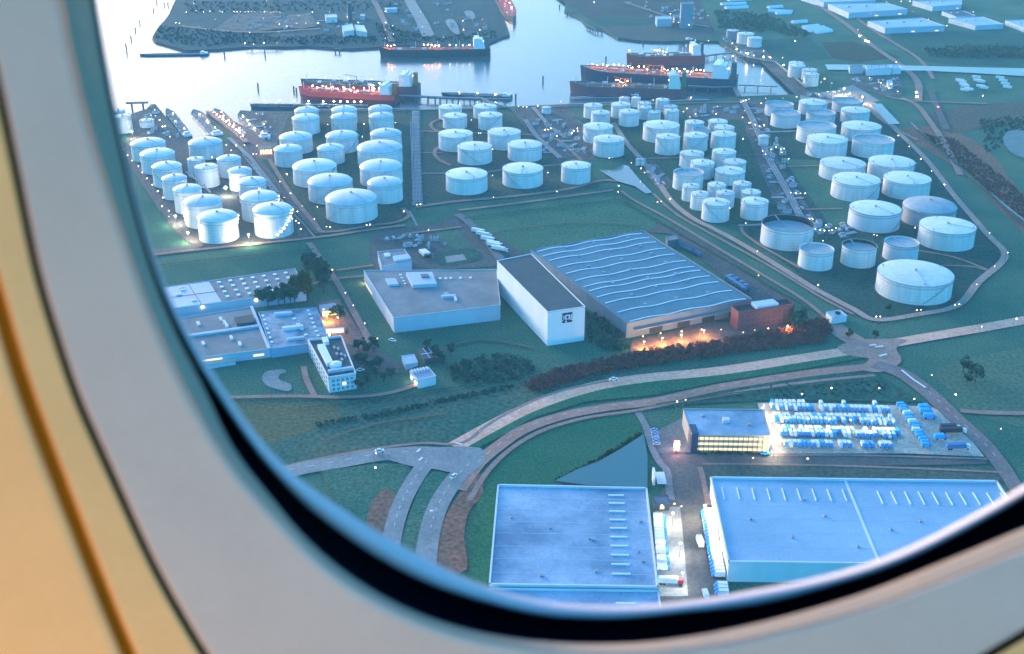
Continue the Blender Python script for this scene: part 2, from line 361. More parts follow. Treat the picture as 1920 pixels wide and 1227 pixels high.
    b = MB(); k = b.verts([at(p, .438) - loc for p in mix(RS[0], RS[1], .3)]); b.face(range(k, k + N)); b.build('pane', pm, root)
build_window()

ld = bpy.data.lights.new('cabin_lamp', 'POINT'); ld.energy = 2.3; ld.color = (1, .55, .24); ld.shadow_soft_size = .05
lo = bpy.data.objects.new('cabin_lamp', ld); COL.objects.link(lo); lo.location = (-.46, -.22, CAM_H - .58)
# ------------------------------------------------------------------ water, land
WZ = -3.0
b = MB(); b.sheet([(-4000, 200), (4000, 200), (6000, 9000), (-6000, 9000)], WZ); tag(b.build('water', WATER), kind='structure')
def land(name, px, m):
    b = MB(); pts = [G(*p) for p in px]; n = len(pts)
    a = sum(pts[i].x * pts[(i + 1) % n].y - pts[(i + 1) % n].x * pts[i].y for i in range(n))
    if a < 0: pts = pts[::-1]
    k = b.verts([(p.x, p.y, WZ - 3) for p in pts] + [(p.x, p.y, 0) for p in pts])
    b.mi = 1
    for i in range(n): j = (i + 1) % n; b.face((k + i, k + j, k + n + j, k + n + i))
    b.mi = 0; b.face([k + n + i for i in range(n)])
    return tag(b.build(name, [m, mat('quay_bank', (.06, .062, .06), .9, col2=(.10, .10, .095), scale=.1)]), kind='structure')
main_coast = [(-900, 1800), (-700, 330), (100, 232), (205, 222), (236, 217), (262, 218), (283, 196), (291, 195), (322, 232), (352, 267), (372, 271), (415, 270), (386, 209), (398, 207), (470, 271), (522, 268), (447, 214), (450, 207), (478, 209), (552, 209), (680, 207.5), (760, 206.5), (870, 204.5), (944, 200.5), (1050, 196), (1140, 191.5), (1240, 188), (1330, 187), (1385, 181), (1481, 177.5), (1519, 176), (1490, 158), (1459, 139), (1458, 134), (1452, 120), (1432, 117), (1415, 115.5), (1400, 109), (1379, 96), (1362, 86), (1347, 77), (1300, 76), (1243, 78), (1200, 76), (1159, 71), (1146, 63), (1131, 55), (1112, 51), (1099, 46), (1090, 35), (1058, 20), (1061, 8), (1056, -5), (1040, -60), (1000, -160), (3600, -160), (3400, 1800)]
land('ground', main_coast, GRASS)
land('headland', [(340, -120), (332, -20), (329, 0), (323, 12), (317, 27), (308, 39), (299, 48), (291, 60), (285, 71), (292, 78), (317, 85), (347, 94), (380, 93), (409, 92), (478, 86), (537, 88), (580, 86), (615, 89), (660, 91), (712, 88), (760, 84), (800, 86), (884, 87), (920, 79), (943, 69), (956, 66), (951, 50), (947, 41), (938, 20), (927, 0), (915, -40), (900, -140)], mat('headland_ground', (.022, .068, .080), .95, col2=(.050, .088, .090), scale=.02, fine=.4, fscale=.2, spec=.1))
# ---- fields and yards
patch('field', [(868, 402), (1000, 385), (1185, 364), (1235, 392), (1290, 432), (1205, 436), (1000, 470), (958, 472), (905, 430)], mat('field_olive', (.036, .135, .082), .95, col2=(.066, .160, .092), scale=.03, fine=.4, fscale=.4, spec=.1))
patch('field', [(300, 484), (420, 474), (590, 458), (600, 478), (565, 500), (310, 528), (270, 530)], GRASS)
patch('field', [(430, 752), (560, 752), (700, 748), (830, 742), (1000, 715), (1180, 692), (1420, 672), (1330, 694), (1200, 707), (1100, 725), (1000, 757), (930, 792), (850, 828), (700, 846), (540, 872), (470, 860)], mat('meadow', (.022, .115, .082), .95, col2=(.100, .130, .086), scale=.014, fine=.45, fscale=.35, spec=.1), 0)
patch('field', [(430, 760), (560, 756), (625, 760), (632, 790), (560, 815), (480, 830)], GRASS_DRY, 4)
patch('field', [(905, 925), (925, 880), (960, 845), (1010, 815), (1090, 790), (1190, 781), (1206, 795), (1208, 818), (1120, 868), (1042, 905), (940, 925)], GRASS_GREEN, 3)
patch('field', [(1760, 690), (1925, 650), (2000, 640), (2000, 800), (1820, 776), (1790, 740)], mat('field_pale', (.070, .140, .090), .95, col2=(.095, .155, .095), scale=.03, fine=.35, fscale=.4, spec=.1), 4)
patch('field', [(1690, 250), (1760, 240), (1850, 280), (1905, 350), (1960, 420), (1960, 470), (1880, 400), (1800, 320)], SOIL, 5)
patch('field', [(1740, 215), (1840, 196), (1960, 196), (1960, 225), (1850, 240), (1780, 250)], mat('scrub_brown', (.120, .098, .075), .95, col2=(.085, .095, .068), scale=.02, fine=.4, fscale=.3, spec=.1), 4)
patch('field', [(1540, 80), (1600, 78), (1690, 108), (1610, 118), (1560, 110)], mat('orchard_rows', (.052, .052, .048), .95, col2=(.040, .060, .040), scale=.08, fine=.4, fscale=.3, spec=.1))
patch('field', [(1420, 75), (1520, 72), (1560, 112), (1480, 118), (1440, 100)], GRASS_DARK)
patch('field', [(1690, 60), (1960, 70), (1960, 122), (1750, 118), (1690, 90)], GRASS_DARK, 4)
patch('field', [(1010, -30), (1300, -30), (1340, 60), (1250, 72), (1170, 68), (1140, 55), (1110, 40), (1070, 15)], mat('port_ground', (.075, .085, .085), .9, col2=(.045, .055, .055), scale=.02, fine=.4, fscale=.2, spec=.1))
patch('field', [(1160, 48), (1290, 46), (1345, 66), (1300, 73), (1240, 76), (1180, 73), (1140, 58)], mat('salt_marsh', (.085, .095, .085), .95, col2=(.105, .110, .095), scale=.02, fine=.25, fscale=.3, spec=.1), 4)
patch('field', [(1120, 32), (1200, 36), (1240, 42), (1200, 49), (1130, 46)], GRASS_DARK, 4)
# tank yards
patch('yard', [(240, 250), (300, 252), (430, 268), (470, 300), (520, 360), (585, 440), (560, 450), (440, 466), (375, 466), (300, 380), (235, 290)], mat('yard_grey', (.090, .090, .088), .9, col2=(.060, .070, .065), scale=.05, fine=.35, fscale=.3))
patch('yard', [(500, 290), (540, 212), (765, 211), (775, 260), (775, 385), (762, 412), (735, 425), (605, 440), (560, 400)], YARD)
patch('yard', [(800, 212), (940, 208), (1000, 240), (1040, 300), (1110, 320), (1125, 350), (1080, 362), (790, 385), (790, 300)], YARD)
patch('yard', [(1088, 226), (1150, 205), (1250, 195), (1285, 230), (1390, 220), (1420, 260), (1440, 340), (1455, 400), (1400, 425), (1310, 412), (1230, 352), (1170, 300), (1090, 290)], mat('yard_green', (.022, .085, .060), .95, col2=(.045, .100, .066), scale=.03, fine=.4, fscale=.3, spec=.1))
patch('yard', [(1415, 215), (1500, 190), (1625, 196), (1700, 262), (1800, 370), (1878, 482), (1800, 574), (1642, 600), (1530, 540), (1400, 440), (1440, 330)], mat('yard_teal', (.018, .070, .062), .95, col2=(.034, .086, .068), scale=.03, fine=.4, fscale=.3, spec=.1))
for q in ([(1470, 300), (1530, 300), (1650, 420), (1560, 430)], ):
    patch('yard', q, GRASS)
# industrial working areas
patch('yard', [(955, 204), (1060, 197), (1100, 240), (1120, 300), (1050, 308), (1000, 260)], SITE)
patch('yard', [(1275, 200), (1345, 195), (1395, 195), (1420, 230), (1380, 225), (1290, 225)], mat('brown_yard', (.14, .115, .105), .9, col2=(.10, .09, .085), scale=.05, fine=.3, fscale=.4))
patch('yard', [(1385, 185), (1440, 185), (1440, 260), (1475, 330), (1530, 410), (1540, 440), (1470, 415), (1430, 330), (1400, 250)], SITE)
patch('yard', [(1500, 180), (1600, 165), (1650, 200), (1700, 262), (1640, 200), (1500, 190)], CONC)
patch('yard', [(1570, 166), (1600, 160), (1650, 190), (1632, 193)], CONC)
patch('yard', [(1590, 145), (1690, 140), (1692, 180), (1660, 182), (1600, 160)], SITE)
patch('yard', [(1340, 60), (1400, 62), (1440, 100), (1515, 172), (1570, 190), (1490, 178), (1425, 116), (1385, 98)], SITE)
patch('yard', [(205, 228), (290, 200), (350, 268), (300, 258), (240, 250)], SITE)
patch('yard', [(390, 209), (398, 208), (520, 268), (515, 300), (490, 300), (440, 262)], mat('pier_brown', (.22, .15, .125), .9, col2=(.15, .12, .105), scale=.06, fine=.3, fscale=.4))
patch('yard', [(452, 212), (500, 210), (545, 212), (520, 270), (500, 268)], SITE)
patch('yard', [(1195, 305), (1225, 300), (1262, 345), (1240, 365)], SITE)
patch('yard', [(700, 436), (830, 418), (858, 402), (990, 480), (935, 500), (700, 515), (690, 470)], mat('works_yard', (.085, .095, .10), .9, col2=(.060, .075, .072), scale=.05, fine=.3, fscale=.3))
patch('field', [(812, 432), (855, 428), (882, 462), (838, 466)], GRASS)
patch('field', [(815, 478), (880, 466), (905, 480), (895, 492), (830, 500)], GRASS_DARK, 3)
patch('yard', [(834, 482), (868, 478), (876, 488), (838, 494)], CONC)
patch('yard', [(590, 570), (635, 562), (700, 660), (690, 668), (620, 640)], mat('brick_yard', (.24, .14, .11), .9, col2=(.17, .12, .105), scale=.06, fine=.3, fscale=.4))
patch('yard', [(620, 640), (700, 655), (760, 690), (740, 700), (660, 690)], mat('car_park', (.075, .085, .09), .9, col2=(.10, .10, .10), scale=.06, fine=.3, fscale=.4))
patch('path', [(491, 712), (497, 700), (512, 695), (531, 694), (537, 699), (525, 704), (523, 712), (533, 717), (545, 722), (547, 731), (538, 735), (518, 731), (500, 724)], mat('sand_path', (.22, .23, .23), .9, col2=(.28, .28, .27), scale=.2, fine=.2, fscale=.5), 3)
patch('yard', [(1185, 640), (1335, 603), (1370, 606), (1490, 608), (1550, 606), (1520, 628), (1300, 655), (1180, 672)], mat('dock_yard', (.22, .13, .10), .9, col2=(.15, .11, .09), scale=.06, fine=.3, fscale=.4))
patch('yard', [(1205, 436), (1260, 440), (1330, 500), (1420, 565), (1500, 600), (1480, 560), (1300, 440), (1245, 420)], mat('shed_yard', (.060, .070, .072), .9, col2=(.085, .09, .088), scale=.06, fine=.3, fscale=.4))
patch('yard', [(1228, 812), (1278, 786), (1300, 800), (1300, 850), (1228, 852)], mat('forecourt', (.15, .155, .16), .8, col2=(.19, .185, .18), scale=.08, fine=.2, fscale=.5))
patch('yard', [(1420, 757), (1560, 758), (1745, 764), (1790, 785), (1845, 858), (1700, 852), (1445, 852)], mat('van_park', (.50, .41, .33), .85, col2=(.58, .48, .39), scale=.06, fine=.25, fscale=.5))
patch('yard', [(1238, 852), (1445, 852), (1850, 862), (1850, 872), (1330, 880), (1332, 900), (1350, 950), (1390, 1300), (1240, 1300), (1225, 960), (1250, 900)], ASPH)
patch('yard', [(1228, 952), (1275, 952), (1282, 1020), (1290, 1120), (1234, 1120)], mat('dock_apron', (.30, .29, .27), .8, col2=(.36, .35, .32), scale=.08, fine=.15, fscale=.5))
patch('field', [(1308, 874), (1870, 880), (1880, 905), (1335, 896), (1345, 955), (1322, 950)], mat('verge', (.070, .100, .085), .95, col2=(.090, .115, .092), scale=.03, fine=.3, fscale=.4, spec=.1))
patch('field', [(600, 885), (700, 872), (760, 872), (775, 890), (760, 930), (735, 1010), (640, 960)], GRASS)
patch('field', [(690, 960), (712, 925), (732, 920), (742, 940), (736, 990), (725, 1030), (690, 1010)], SOIL, 4)
patch('field', [(842, 890), (850, 898), (815, 970), (795, 1060), (745, 1060), (760, 985), (790, 905), (815, 884)], GRASS)
patch('field', [(860, 930), (900, 890), (905, 930), (880, 960), (870, 1010), (875, 1070), (820, 1075), (825, 1000), (838, 965)], SOIL, 3)
patch('field', [(890, 960), (930, 905), (920, 1095), (890, 1110), (880, 1060)], GRASS_GREEN, 3)
patch('field', [(1230, 770), (1300, 745), (1500, 705), (1640, 698), (1730, 756), (1430, 752), (1270, 762)], GRASS_DARK, 0)
patch('field', [(1000, 757), (1100, 728), (1200, 712), (1350, 700), (1500, 680), (1610, 664), (1622, 672), (1500, 695), (1350, 718), (1230, 742), (1100, 755), (1000, 785), (940, 820), (890, 845), (860, 845), (930, 800)], GRASS_GREEN, 0)
# roads
strip('road', [(1990, 588), (1920, 602), (1850, 615), (1720, 637), (1620, 655), (1500, 674), (1350, 697), (1200, 712), (1100, 730), (1000, 763), (930, 797), (852, 840)], 11.5, ASPH_LAMPLIT)
strip('road', [(1625, 690), (1500, 704), (1350, 728), (1230, 754), (1130, 767), (1050, 783), (980, 808), (930, 842), (895, 872), (860, 920)], 9, mat('road_tarmac', (.36, .18, .13), .85, col2=(.42, .23, .17), scale=.05, fine=.2, fscale=.5))
strip('path', [(1640, 705), (1480, 722), (1340, 745), (1270, 756), (1190, 772), (1100, 785), (1020, 808), (960, 842), (915, 885), (880, 940)], 3.2, PATHM)
strip('path', [(1140, 716), (1050, 735), (985, 760), (920, 795), (880, 826), (850, 835), (790, 833), (700, 844), (600, 862), (500, 885)], 2.6, PATHM)
strip('road', [(440, 912), (560, 882), (640, 868), (710, 856), (790, 850), (880, 858)], 13, ASPH_BLUE)
strip('road', [(805, 862), (775, 905), (752, 950), (737, 1000), (728, 1060), (720, 1150)], 10, ASPH_BLUE)
strip('road', [(885, 868), (850, 905), (822, 950), (806, 1000), (798, 1060), (795, 1160)], 11, ASPH_BLUE)
patch('road', [(700, 852), (800, 842), (900, 842), (905, 872), (880, 890), (845, 888), (815, 882), (780, 878), (740, 868)], ASPH_BLUE, 3)
patch('road', [(1570, 652), (1612, 640), (1660, 637), (1700, 640), (1680, 655), (1690, 680), (1650, 700), (1610, 692), (1630, 675), (1590, 668)], mat('junction', (.36, .20, .15), .85, col2=(.42, .25, .19), scale=.05, fine=.2, fscale=.5), 3)
strip('road', [(1640, 685), (1690, 702), (1740, 738), (1790, 785), (1840, 830), (1875, 872), (1900, 910), (1930, 960)], (14, 8), mat('road_tarmac2', (.20, .145, .135), .85, col2=(.25, .18, .165), scale=.05, fine=.2, fscale=.5))
strip('road', [(1560, 612), (1585, 630), (1610, 645)], 16, mat('junction', (0, 0, 0)))
strip('path', [(1800, 772), (1860, 776), (1990, 778)], 5, PATHM)
strip('path', [(1196, 776), (1210, 800), (1222, 840), (1236, 868), (1250, 885), (1255, 920), (1258, 940)], 4.2, mat('pale_path', (.20, .19, .20), .85, col2=(.25, .23, .23), scale=.1, fine=.2, fscale=.5))
strip('path', [(1318, 872), (1500, 874), (1700, 880), (1880, 888)], 2.0, PATHM)
strip('path', [(1312, 878), (1318, 900), (1328, 950)], 3.0, PATHM)
strip('path', [(1445, 856), (1600, 856), (1850, 863)], 2.0, PATHM)
# tank-farm roads
strip('road', [(235, 285), (300, 382), (345, 440), (372, 462), (320, 470), (280, 474)], 9, ASPH)
strip('road', [(285, 480), (370, 470), (470, 460), (600, 446), (690, 433), (760, 424)], 5, PATHM)
strip('road', [(440, 255), (490, 310), (540, 375), (600, 440)], 7, ASPH)
strip('path', [(455, 290), (480, 322), (505, 352)], 2.0, CONC, 0)
strip('path', [(553, 405), (575, 428), (590, 446)], 1.6, CONC, 0)
strip('road', [(505, 300), (545, 365), (590, 420), (612, 437), (700, 424), (745, 418), (768, 405), (755, 392)], 4.5, PATHM, 3)
strip('path', [(768, 398), (782, 425)], 2.0, CONC, 0)
strip('road', [(780, 390), (850, 380), (960, 370), (1060, 357), (1130, 340), (1180, 345)], 5.5, PATHM)
strip('road', [(860, 396), (960, 384), (1100, 365), (1150, 358)], 4.5, PATHM)
strip('path', [(790, 327), (900, 325), (960, 318), (1060, 310), (1110, 308)], 4.0, PATHM)
strip('path', [(780, 288), (830, 288)], 3, PATHM, 0)
strip('path', [(845, 222), (822, 226), (808, 234), (815, 245), (835, 250)], 4, PATHM)
strip('path', [(835, 268), (815, 285), (822, 300), (845, 312)], 4, PATHM)
strip('path', [(780, 247), (1000, 255), (1040, 262), (1060, 275), (1090, 302)], 4.5, PATHM)
strip('road', [(960, 205), (990, 240), (1020, 270), (1060, 300)], 5, ASPH)
strip('road', [(1150, 232), (1175, 270), (1200, 298), (1225, 330), (1260, 380), (1300, 412), (1340, 432), (1400, 465), (1470, 508), (1530, 545), (1600, 582), (1642, 602), (1720, 592), (1795, 575), (1835, 530), (1884, 483), (1850, 440), (1790, 370), (1740, 305), (1690, 255), (1640, 208), (1600, 180)], 6.0, mat('perimeter_road', (.40, .24, .19), .85, col2=(.48, .30, .235), scale=.06, fine=.2, fscale=.5), 5)
strip('path', [(1225, 365), (1270, 405), (1350, 450), (1450, 505), (1540, 560), (1600, 592)], 3, PATHM)
strip('path', [(1165, 360), (1190, 378), (1240, 405), (1300, 440), (1400, 500), (1500, 560), (1550, 600)], 3.5, PATHM)
strip('path', [(1210, 299), (1275, 298)], 3.4, PATHM, 0)
strip('path', [(1385, 425), (1430, 423)], 5, CONC, 0)
strip('path', [(1390, 428), (1395, 440), (1430, 465), (1500, 505)], 3, PATHM)
strip('path', [(1300, 300), (1300, 300.5), (1400, 293), (1440, 292)], 2.4, PATHM, 0)
strip('path', [(1440, 315), (1560, 312)], 3, PATHM, 0)
strip('path', [(1500, 395), (1580, 393)], 3, PATHM, 0)
strip('path', [(1720, 472), (1790, 485), (1850, 508)], 2.6, PATHM, 3)
strip('path', [(1765, 500), (1820, 502), (1850, 510)], 2.0, PATHM, 3)
strip('path', [(1708, 232), (1770, 290), (1850, 360), (1990, 470)], 2.6, CONC, 3)
strip('road', [(1690, 185), (1720, 200), (1740, 225), (1770, 270), (1800, 330)], 7, PATHM)
strip('road', [(1745, 170), (1755, 200), (1775, 245)], 8, ASPH)
strip('road', [(1660, 182), (1700, 190), (1760, 193), (1850, 196)], 5, PATHM)
strip('path', [(1610, 180), (1650, 225), (1720, 265)], 4, PATHM)
strip('road', [(1505, -10), (1590, 50), (1640, 90), (1690, 125), (1720, 155), (1722, 190)], 9, PATHM)
strip('road', [(1560, 0), (1640, 60), (1720, 110), (1750, 150)], 6, PATHM)
strip('path', [(560, 210), (790, 208), (950, 204)], 5, PATHM, 3)
strip('path', [(1000, 203), (1150, 198), (1390, 193)], 5, PATHM, 3)
strip('path', [(580, 458), (592, 475), (610, 500), (640, 545), (670, 600), (700, 655)], 5, PATHM)
strip('path', [(700, 520), (640, 524), (560, 540)], 3, PATHM, 3)
strip('path', [(430, 748), (560, 746), (640, 748), (720, 742), (790, 722)], 4, PATHM)
strip('path', [(590, 745), (575, 715), (570, 690)], 4, PATHM, 3)
strip('road', [(858, 404), (880, 420), (905, 445), (940, 490)], 8, mat('works_road', (.13, .135, .14), .85, col2=(.16, .16, .16), scale=.06, fine=.2, fscale=.5))
strip('path', [(865, 428), (800, 436), (755, 442)], 3.5, PATHM, 3)
strip('path', [(630, 510), (700, 500)], 3, PATHM, 0)
strip('path', [(780, 210), (780, 290), (783, 388)], 10, CONC, 0)
# headland roads and yards
strip('road', [(762, -10), (775, 15), (790, 40), (800, 62), (805, 70)], 20, CONC, 3)
patch('yard', [(770, 0), (790, 35), (778, 38), (764, 5)], CONC, 2)
patch('yard', [(835, 40), (850, 38), (858, 50), (862, 64), (855, 66), (842, 55)], CONC, 2)
patch('yard', [(870, 24), (885, 22), (892, 36), (880, 36)], CONC, 2)
patch('yard', [(540, 30), (580, 26), (600, 50), (560, 56), (530, 52)], SITE)
patch('yard', [(440, 30), (500, 24), (560, 50), (480, 62), (400, 58)], SITE)
strip('road', [(700, 0), (720, 40), (735, 80)], 10, PATHM, 2)
strip('path', [(340, 50), (420, 60), (500, 62), (600, 55)], 8, PATHM, 3)
strip('path', [(1170, 5), (1230, 25), (1290, 45), (1330, 52)], 8, PATHM, 3)
# small waters
patch('pond', [(1122, 321), (1150, 322), (1167, 312), (1178, 314), (1202, 343), (1223, 364), (1211, 366), (1190, 352), (1158, 343)], POND)
patch('pond', [(1040, 906), (1080, 885), (1125, 868), (1170, 842), (1207, 818), (1214, 860), (1214, 918), (1100, 914)], mat('dark_pond', (.015, .13, .15), .35, spec=.5))
patch('canal', [(1546, 123), (1640, 124), (1736, 126), (1840, 129), (1990, 132), (1990, 148), (1920, 145), (1820, 139), (1736, 135), (1640, 134), (1552, 133)], POND)
patch('pond', [(1880, 262), (1900, 246), (1990, 240), (1990, 310), (1910, 296), (1888, 280)], mat('marsh_water', (.10, .13, .14), .4, col2=(.03, .06, .05), scale=.06, detail=6, spec=.4), 4)
patch('pond', [(1634, 198), (1652, 197), (1688, 235), (1666, 236)], POND)
# white road marks
def mark(*segs, wd=.8):
    b = MB()
    for a, c in segs:
        p, q = G(*a), G(*c); d = (q - p).normalized(); nn = Vector((-d.y, d.x, 0)) * wd / 2
        b.sheet([p + nn, q + nn, q - nn, p - nn], LAYER[0] + .1)
    return tag(b.build('road_marking', MARK), kind='structure')
mark(((1630, 652), (1642, 650)), ((1640, 655), (1655, 653)), ((1648, 672), (1662, 668)), wd=2.0)
mark(((1690, 698), (1712, 716)), ((1712, 716), (1735, 731)), wd=1.6)
mark(((853, 834), (866, 838)), ((782, 852), (788, 846)), ((786, 868), (792, 862)), ((716, 852), (722, 851)), wd=1.2)
mark(((846, 903), (853, 902)), ((806, 963), (812, 962)), wd=1.5)

def dashes(px, L=4., gap=7., wd=.45, off=0.):
    P = [G(*p) for p in catmull(px, 6)]; b = MB(); acc = 0
    for p, q in zip(P, P[1:]):
        d = q - p; n_ = d.length; d.normalize(); nn = Vector((-d.y, d.x, 0)); t = 0
        while t < n_:
            ph = (acc + t) % (L + gap); step = min(L - ph if ph < L else L + gap - ph, n_ - t) + 1e-4
            if ph < L:
                a, c = p + d * t + nn * off, p + d * (t + step) + nn * off; b.sheet([a + nn * wd / 2, c + nn * wd / 2, c - nn * wd / 2, a - nn * wd / 2], LAYER[0] + .1)
            t += step
        acc += n_
    return tag(b.build('road_marking', MARK), kind='structure')
R1 = [(1990, 588), (1920, 602), (1850, 615), (1720, 637), (1620, 655), (1500, 674), (1350, 697), (1200, 712), (1100, 730), (1000, 763), (930, 797), (852, 840)]
dashes(R1, wd=.25)
R2 = [(1500, 704), (1350, 728), (1230, 754), (1130, 767), (1050, 783), (980, 808), (930, 842), (895, 872)]
dashes(R2, wd=.25); dashes([(540, 886), (640, 868), (710, 856), (790, 850)], wd=.25); dashes([(800, 868), (775, 905), (752, 950), (737, 1000)], 3, 5, .22); dashes([(880, 874), (850, 905), (822, 950), (806, 1000)], 3, 5, .22); dashes([(1740, 738), (1790, 785), (1840, 830), (1875, 872)], 4, 7, .25)
strip('ditch', [(1230, 762), (1400, 738), (1560, 722), (1660, 716)], 1.6, GRASS_DARK); strip('ditch', [(300, 500), (430, 486), (590, 470)], 2.0, GRASS_DARK); strip('ditch', [(870, 412), (1000, 396), (1180, 374)], 2.0, GRASS_DARK)
strip('ditch', [(1170, 380), (1300, 455), (1420, 525), (1520, 585)], 2.2, GRASS_DARK); strip('ditch', [(1720, 246), (1840, 352), (1985, 490)], 3.0, GRASS_DARK); strip('ditch', [(560, 770), (700, 752), (880, 726), (1000, 704)], 1.8, GRASS_DARK)
strip('path', [(640, 690), (760, 700), (830, 660), (900, 640), (1000, 655)], 2.0, mat('worn_track', (.13, .115, .075), .95, col2=(.09, .105, .06), scale=.1), 6)
strip('path', [(880, 450), (960, 432), (1080, 420), (1200, 425)], 1.6, mat('worn_track', (0, 0, 0)), 6); strip('path', [(610, 830), (700, 800), (830, 780)], 1.8, mat('worn_track', (0, 0, 0)), 6)
# ------------------------------------------------------------------ storage tanks
TANKS = []
BIG = {'dome': 'domed', 'flat': 'low-coned', 'float': 'sunken-roof', 'open': 'open-topped'}
def tank(zf, xl, xr, rimf, base, kind, label, name='storage_tank', m=None, stair=1, lit=0):
    (pxl, _), (pxr, _) = zf(xl, 0), zf(xr, 0); rimf = zf(0, rimf)[1]; base = zf(0, base)[1]
    xc = (pxl + pxr) / 2; P = G(xc, base); dr = Vector((P.x, P.y, 0)).normalized()
    r = (pxr - pxl) / 2 * depth(P) / FPX
    for _ in range(4): C = P + dr * r; r = (pxr - pxl) / 2 * depth(Vector((C.x, C.y, 12))) / FPX
    h = hgt(P, rimf)
    TANKS.append([C, r, h, kind, label, name, m, stair, lit])
    return C
WH = 'white'
gA = 'tank group beside the barge berths'
def A(xl, xr, rf, bf, kind, lab, **k): tank(Z5, xl, xr, rf, bf, kind, lab, **k)
A(72, 190, 235, 352, 'flat', 'white tank half hidden by the window frame, front one at the quay')
A(52, 140, 192, 262, 'flat', 'white tank cut by the window frame, rear one beside the quay')
A(245, 345, 262, 312, 'flat', 'small cream squat tank standing alone near the left quay', stair=0)
A(195, 435, 445, 557, 'dome', 'wide white domed tank at the back of the left column beside the barge berths')
A(265, 503, 522, 647, 'dome', 'wide white domed tank, second from back in the left column beside the barge berths')
A(350, 555, 608, 744, 'dome', 'white domed tank, third from back in the left column beside the barge berths')
A(420, 592, 690, 830, 'dome', 'narrow white domed tank in the middle of the left column beside the barge berths')
A(505, 700, 772, 932, 'dome', 'floodlit white tank, third from front in the left column beside the barge berths')
A(585, 845, 870, 1037, 'dome', 'floodlit white domed tank, second from front in the left column beside the barge berths', lit=1)
A(680, 955, 985, 1143, 'dome', 'white domed tank at the front of the left column beside the barge berths', lit=1)
A(1075, 1345, 930, 1105, 'dome', 'half floodlit white domed tank at the front right beside the barge berths', lit=1)
A(985, 1243, 838, 992, 'dome', 'white domed tank directly behind the half floodlit front right tank', lit=1)
A(965, 1160, 718, 868, 'dome', 'white domed tank, third from front in the right column beside the barge berths')
A(890, 1055, 635, 768, 'dome', 'white domed tank just right of the bright floodlight on the ground')
A(652, 815, 605, 742, 'flat', 'tall white flat-topped tank just left of the bright floodlight on the ground')
A(810, 975, 548, 672, 'dome', 'white domed tank at the back of the right column beside the barge berths')
A(597, 718, 545, 672, 'flat', 'smallest white tank, tucked behind the tall flat-topped one beside the barge berths')
A(605, 840, 440, 540, 'dome', 'wide white domed tank at the head of the barge basin')
gB = 'left of the straight pipe track'
def B(xl, xr, rf, bf, kind, lab, **k): tank(Z6, xl, xr, rf, bf, kind, lab, **k)
B(287, 457, 200, 300, 'dome', 'white domed tank in the back row by the quay, behind the mooring barge, leftmost')
B(272, 462, 257, 362, 'dome', 'white domed tank in the second row from the quay, leftmost, left of the pipe track')
B(552, 730, 195, 296, 'dome', 'white domed tank in the back row by the quay, middle one of three')
B(548, 728, 247, 350, 'dome', 'white domed tank in the second row from the quay, middle one of three')
B(815, 985, 187, 287, 'dome', 'white domed tank in the back row by the quay, nearest the pipe track')
B(820, 993, 242, 345, 'dome', 'white domed tank in the second row from the quay, nearest left of the pipe track')
B(180, 412, 400, 502, 'dome', 'white domed tank in the third row from the quay, leftmost of three')
B(512, 740, 390, 495, 'dome', 'white domed tank in the third row from the quay, middle one of three')
B(830, 1050, 373, 475, 'dome', 'white domed tank in the third row from the quay, nearest left of the pipe track')
B(142, 340, 483, 595, 'dome', 'small white domed tank right of the orange-lit shed at the berths')
B(450, 640, 475, 577, 'dome', 'small white domed tank in the middle of the group left of the pipe track')
B(738, 1057, 490, 606, 'dome', 'very wide white low-domed tank touching the left side of the pipe track')
B(277, 588, 625, 742, 'dome', 'wide white domed tank, rear of the front three stepping down left of the pipe track')
B(755, 1057, 625, 742, 'dome', 'wide white domed tank behind the small cone-roofed one beside the pipe track')
B(387, 702, 735, 862, 'dome', 'wide white domed tank, middle of the front three stepping down left of the pipe track')
B(810, 1058, 735, 859, 'dome', 'white cone-roofed tank at the front beside the pipe track')
B(513, 878, 868, 1001, 'dome', 'wide white tank with roof ladder, frontmost left of the pipe track')
def Cc(xl, xr, rf, bf, kind, lab, **k): tank(ZC, xl, xr, rf, bf, kind, lab, **k)
Cc(118, 338, 232, 345, 'flat', 'white tank nearest the jetty, rear left of the group right of the pipe track')
Cc(450, 672, 228, 335, 'flat', 'white tank nearest the jetty, rear right of the group right of the pipe track')
Cc(160, 388, 318, 432, 'flat', 'white tank in the second row from the jetty, left one, right of the pipe track')
Cc(497, 725, 310, 442, 'flat', 'white tank in the second row from the jetty, right one, with diagonal stair')
Cc(118, 443, 505, 646, 'flat', 'wide white tank in the third row, nearest right of the pipe track')
Cc(587, 900, 485, 630, 'flat', 'wide white tank in the third row, right one, beside the curving path')
Cc(300, 627, 628, 773, 'flat', 'white tank with a dark stair wrapped round its shoulder, right of the pipe track')
Cc(778, 1102, 608, 744, 'flat', 'white tank with a long dark diagonal stair, beside the grass strip')
Cc(188, 583, 905, 1059, 'flat', 'wide white tank with grey roof stain, front left of the field')
Cc(728, 1113, 850, 998, 'flat', 'wide white tank, front middle, beyond the big olive field')
Cc(1288, 1567, 805, 958, 'flat', 'white tank standing alone left of the triangular pond')
def D(xl, xr, rf, bf, kind, lab, **k): tank(ZD, xl, xr, rf, bf, kind, lab, **k)
D(110, 268, 188, 292, 'flat', 'white tank with curved stair at the back left of the group above the pond')
D(172, 333, 250, 348, 'flat', 'white tank in front of the curved-stair tank, above the pond')
D(343, 505, 180, 288, 'flat', 'white tank behind the short one, left of the slim quay tanks')
D(408, 578, 243, 359, 'flat', 'short white tank in front of the slim quay tanks')
D(410, 500, 118, 180, 'flat', 'slim white tank on the quay edge, leftmost of the slim ones', stair=0)
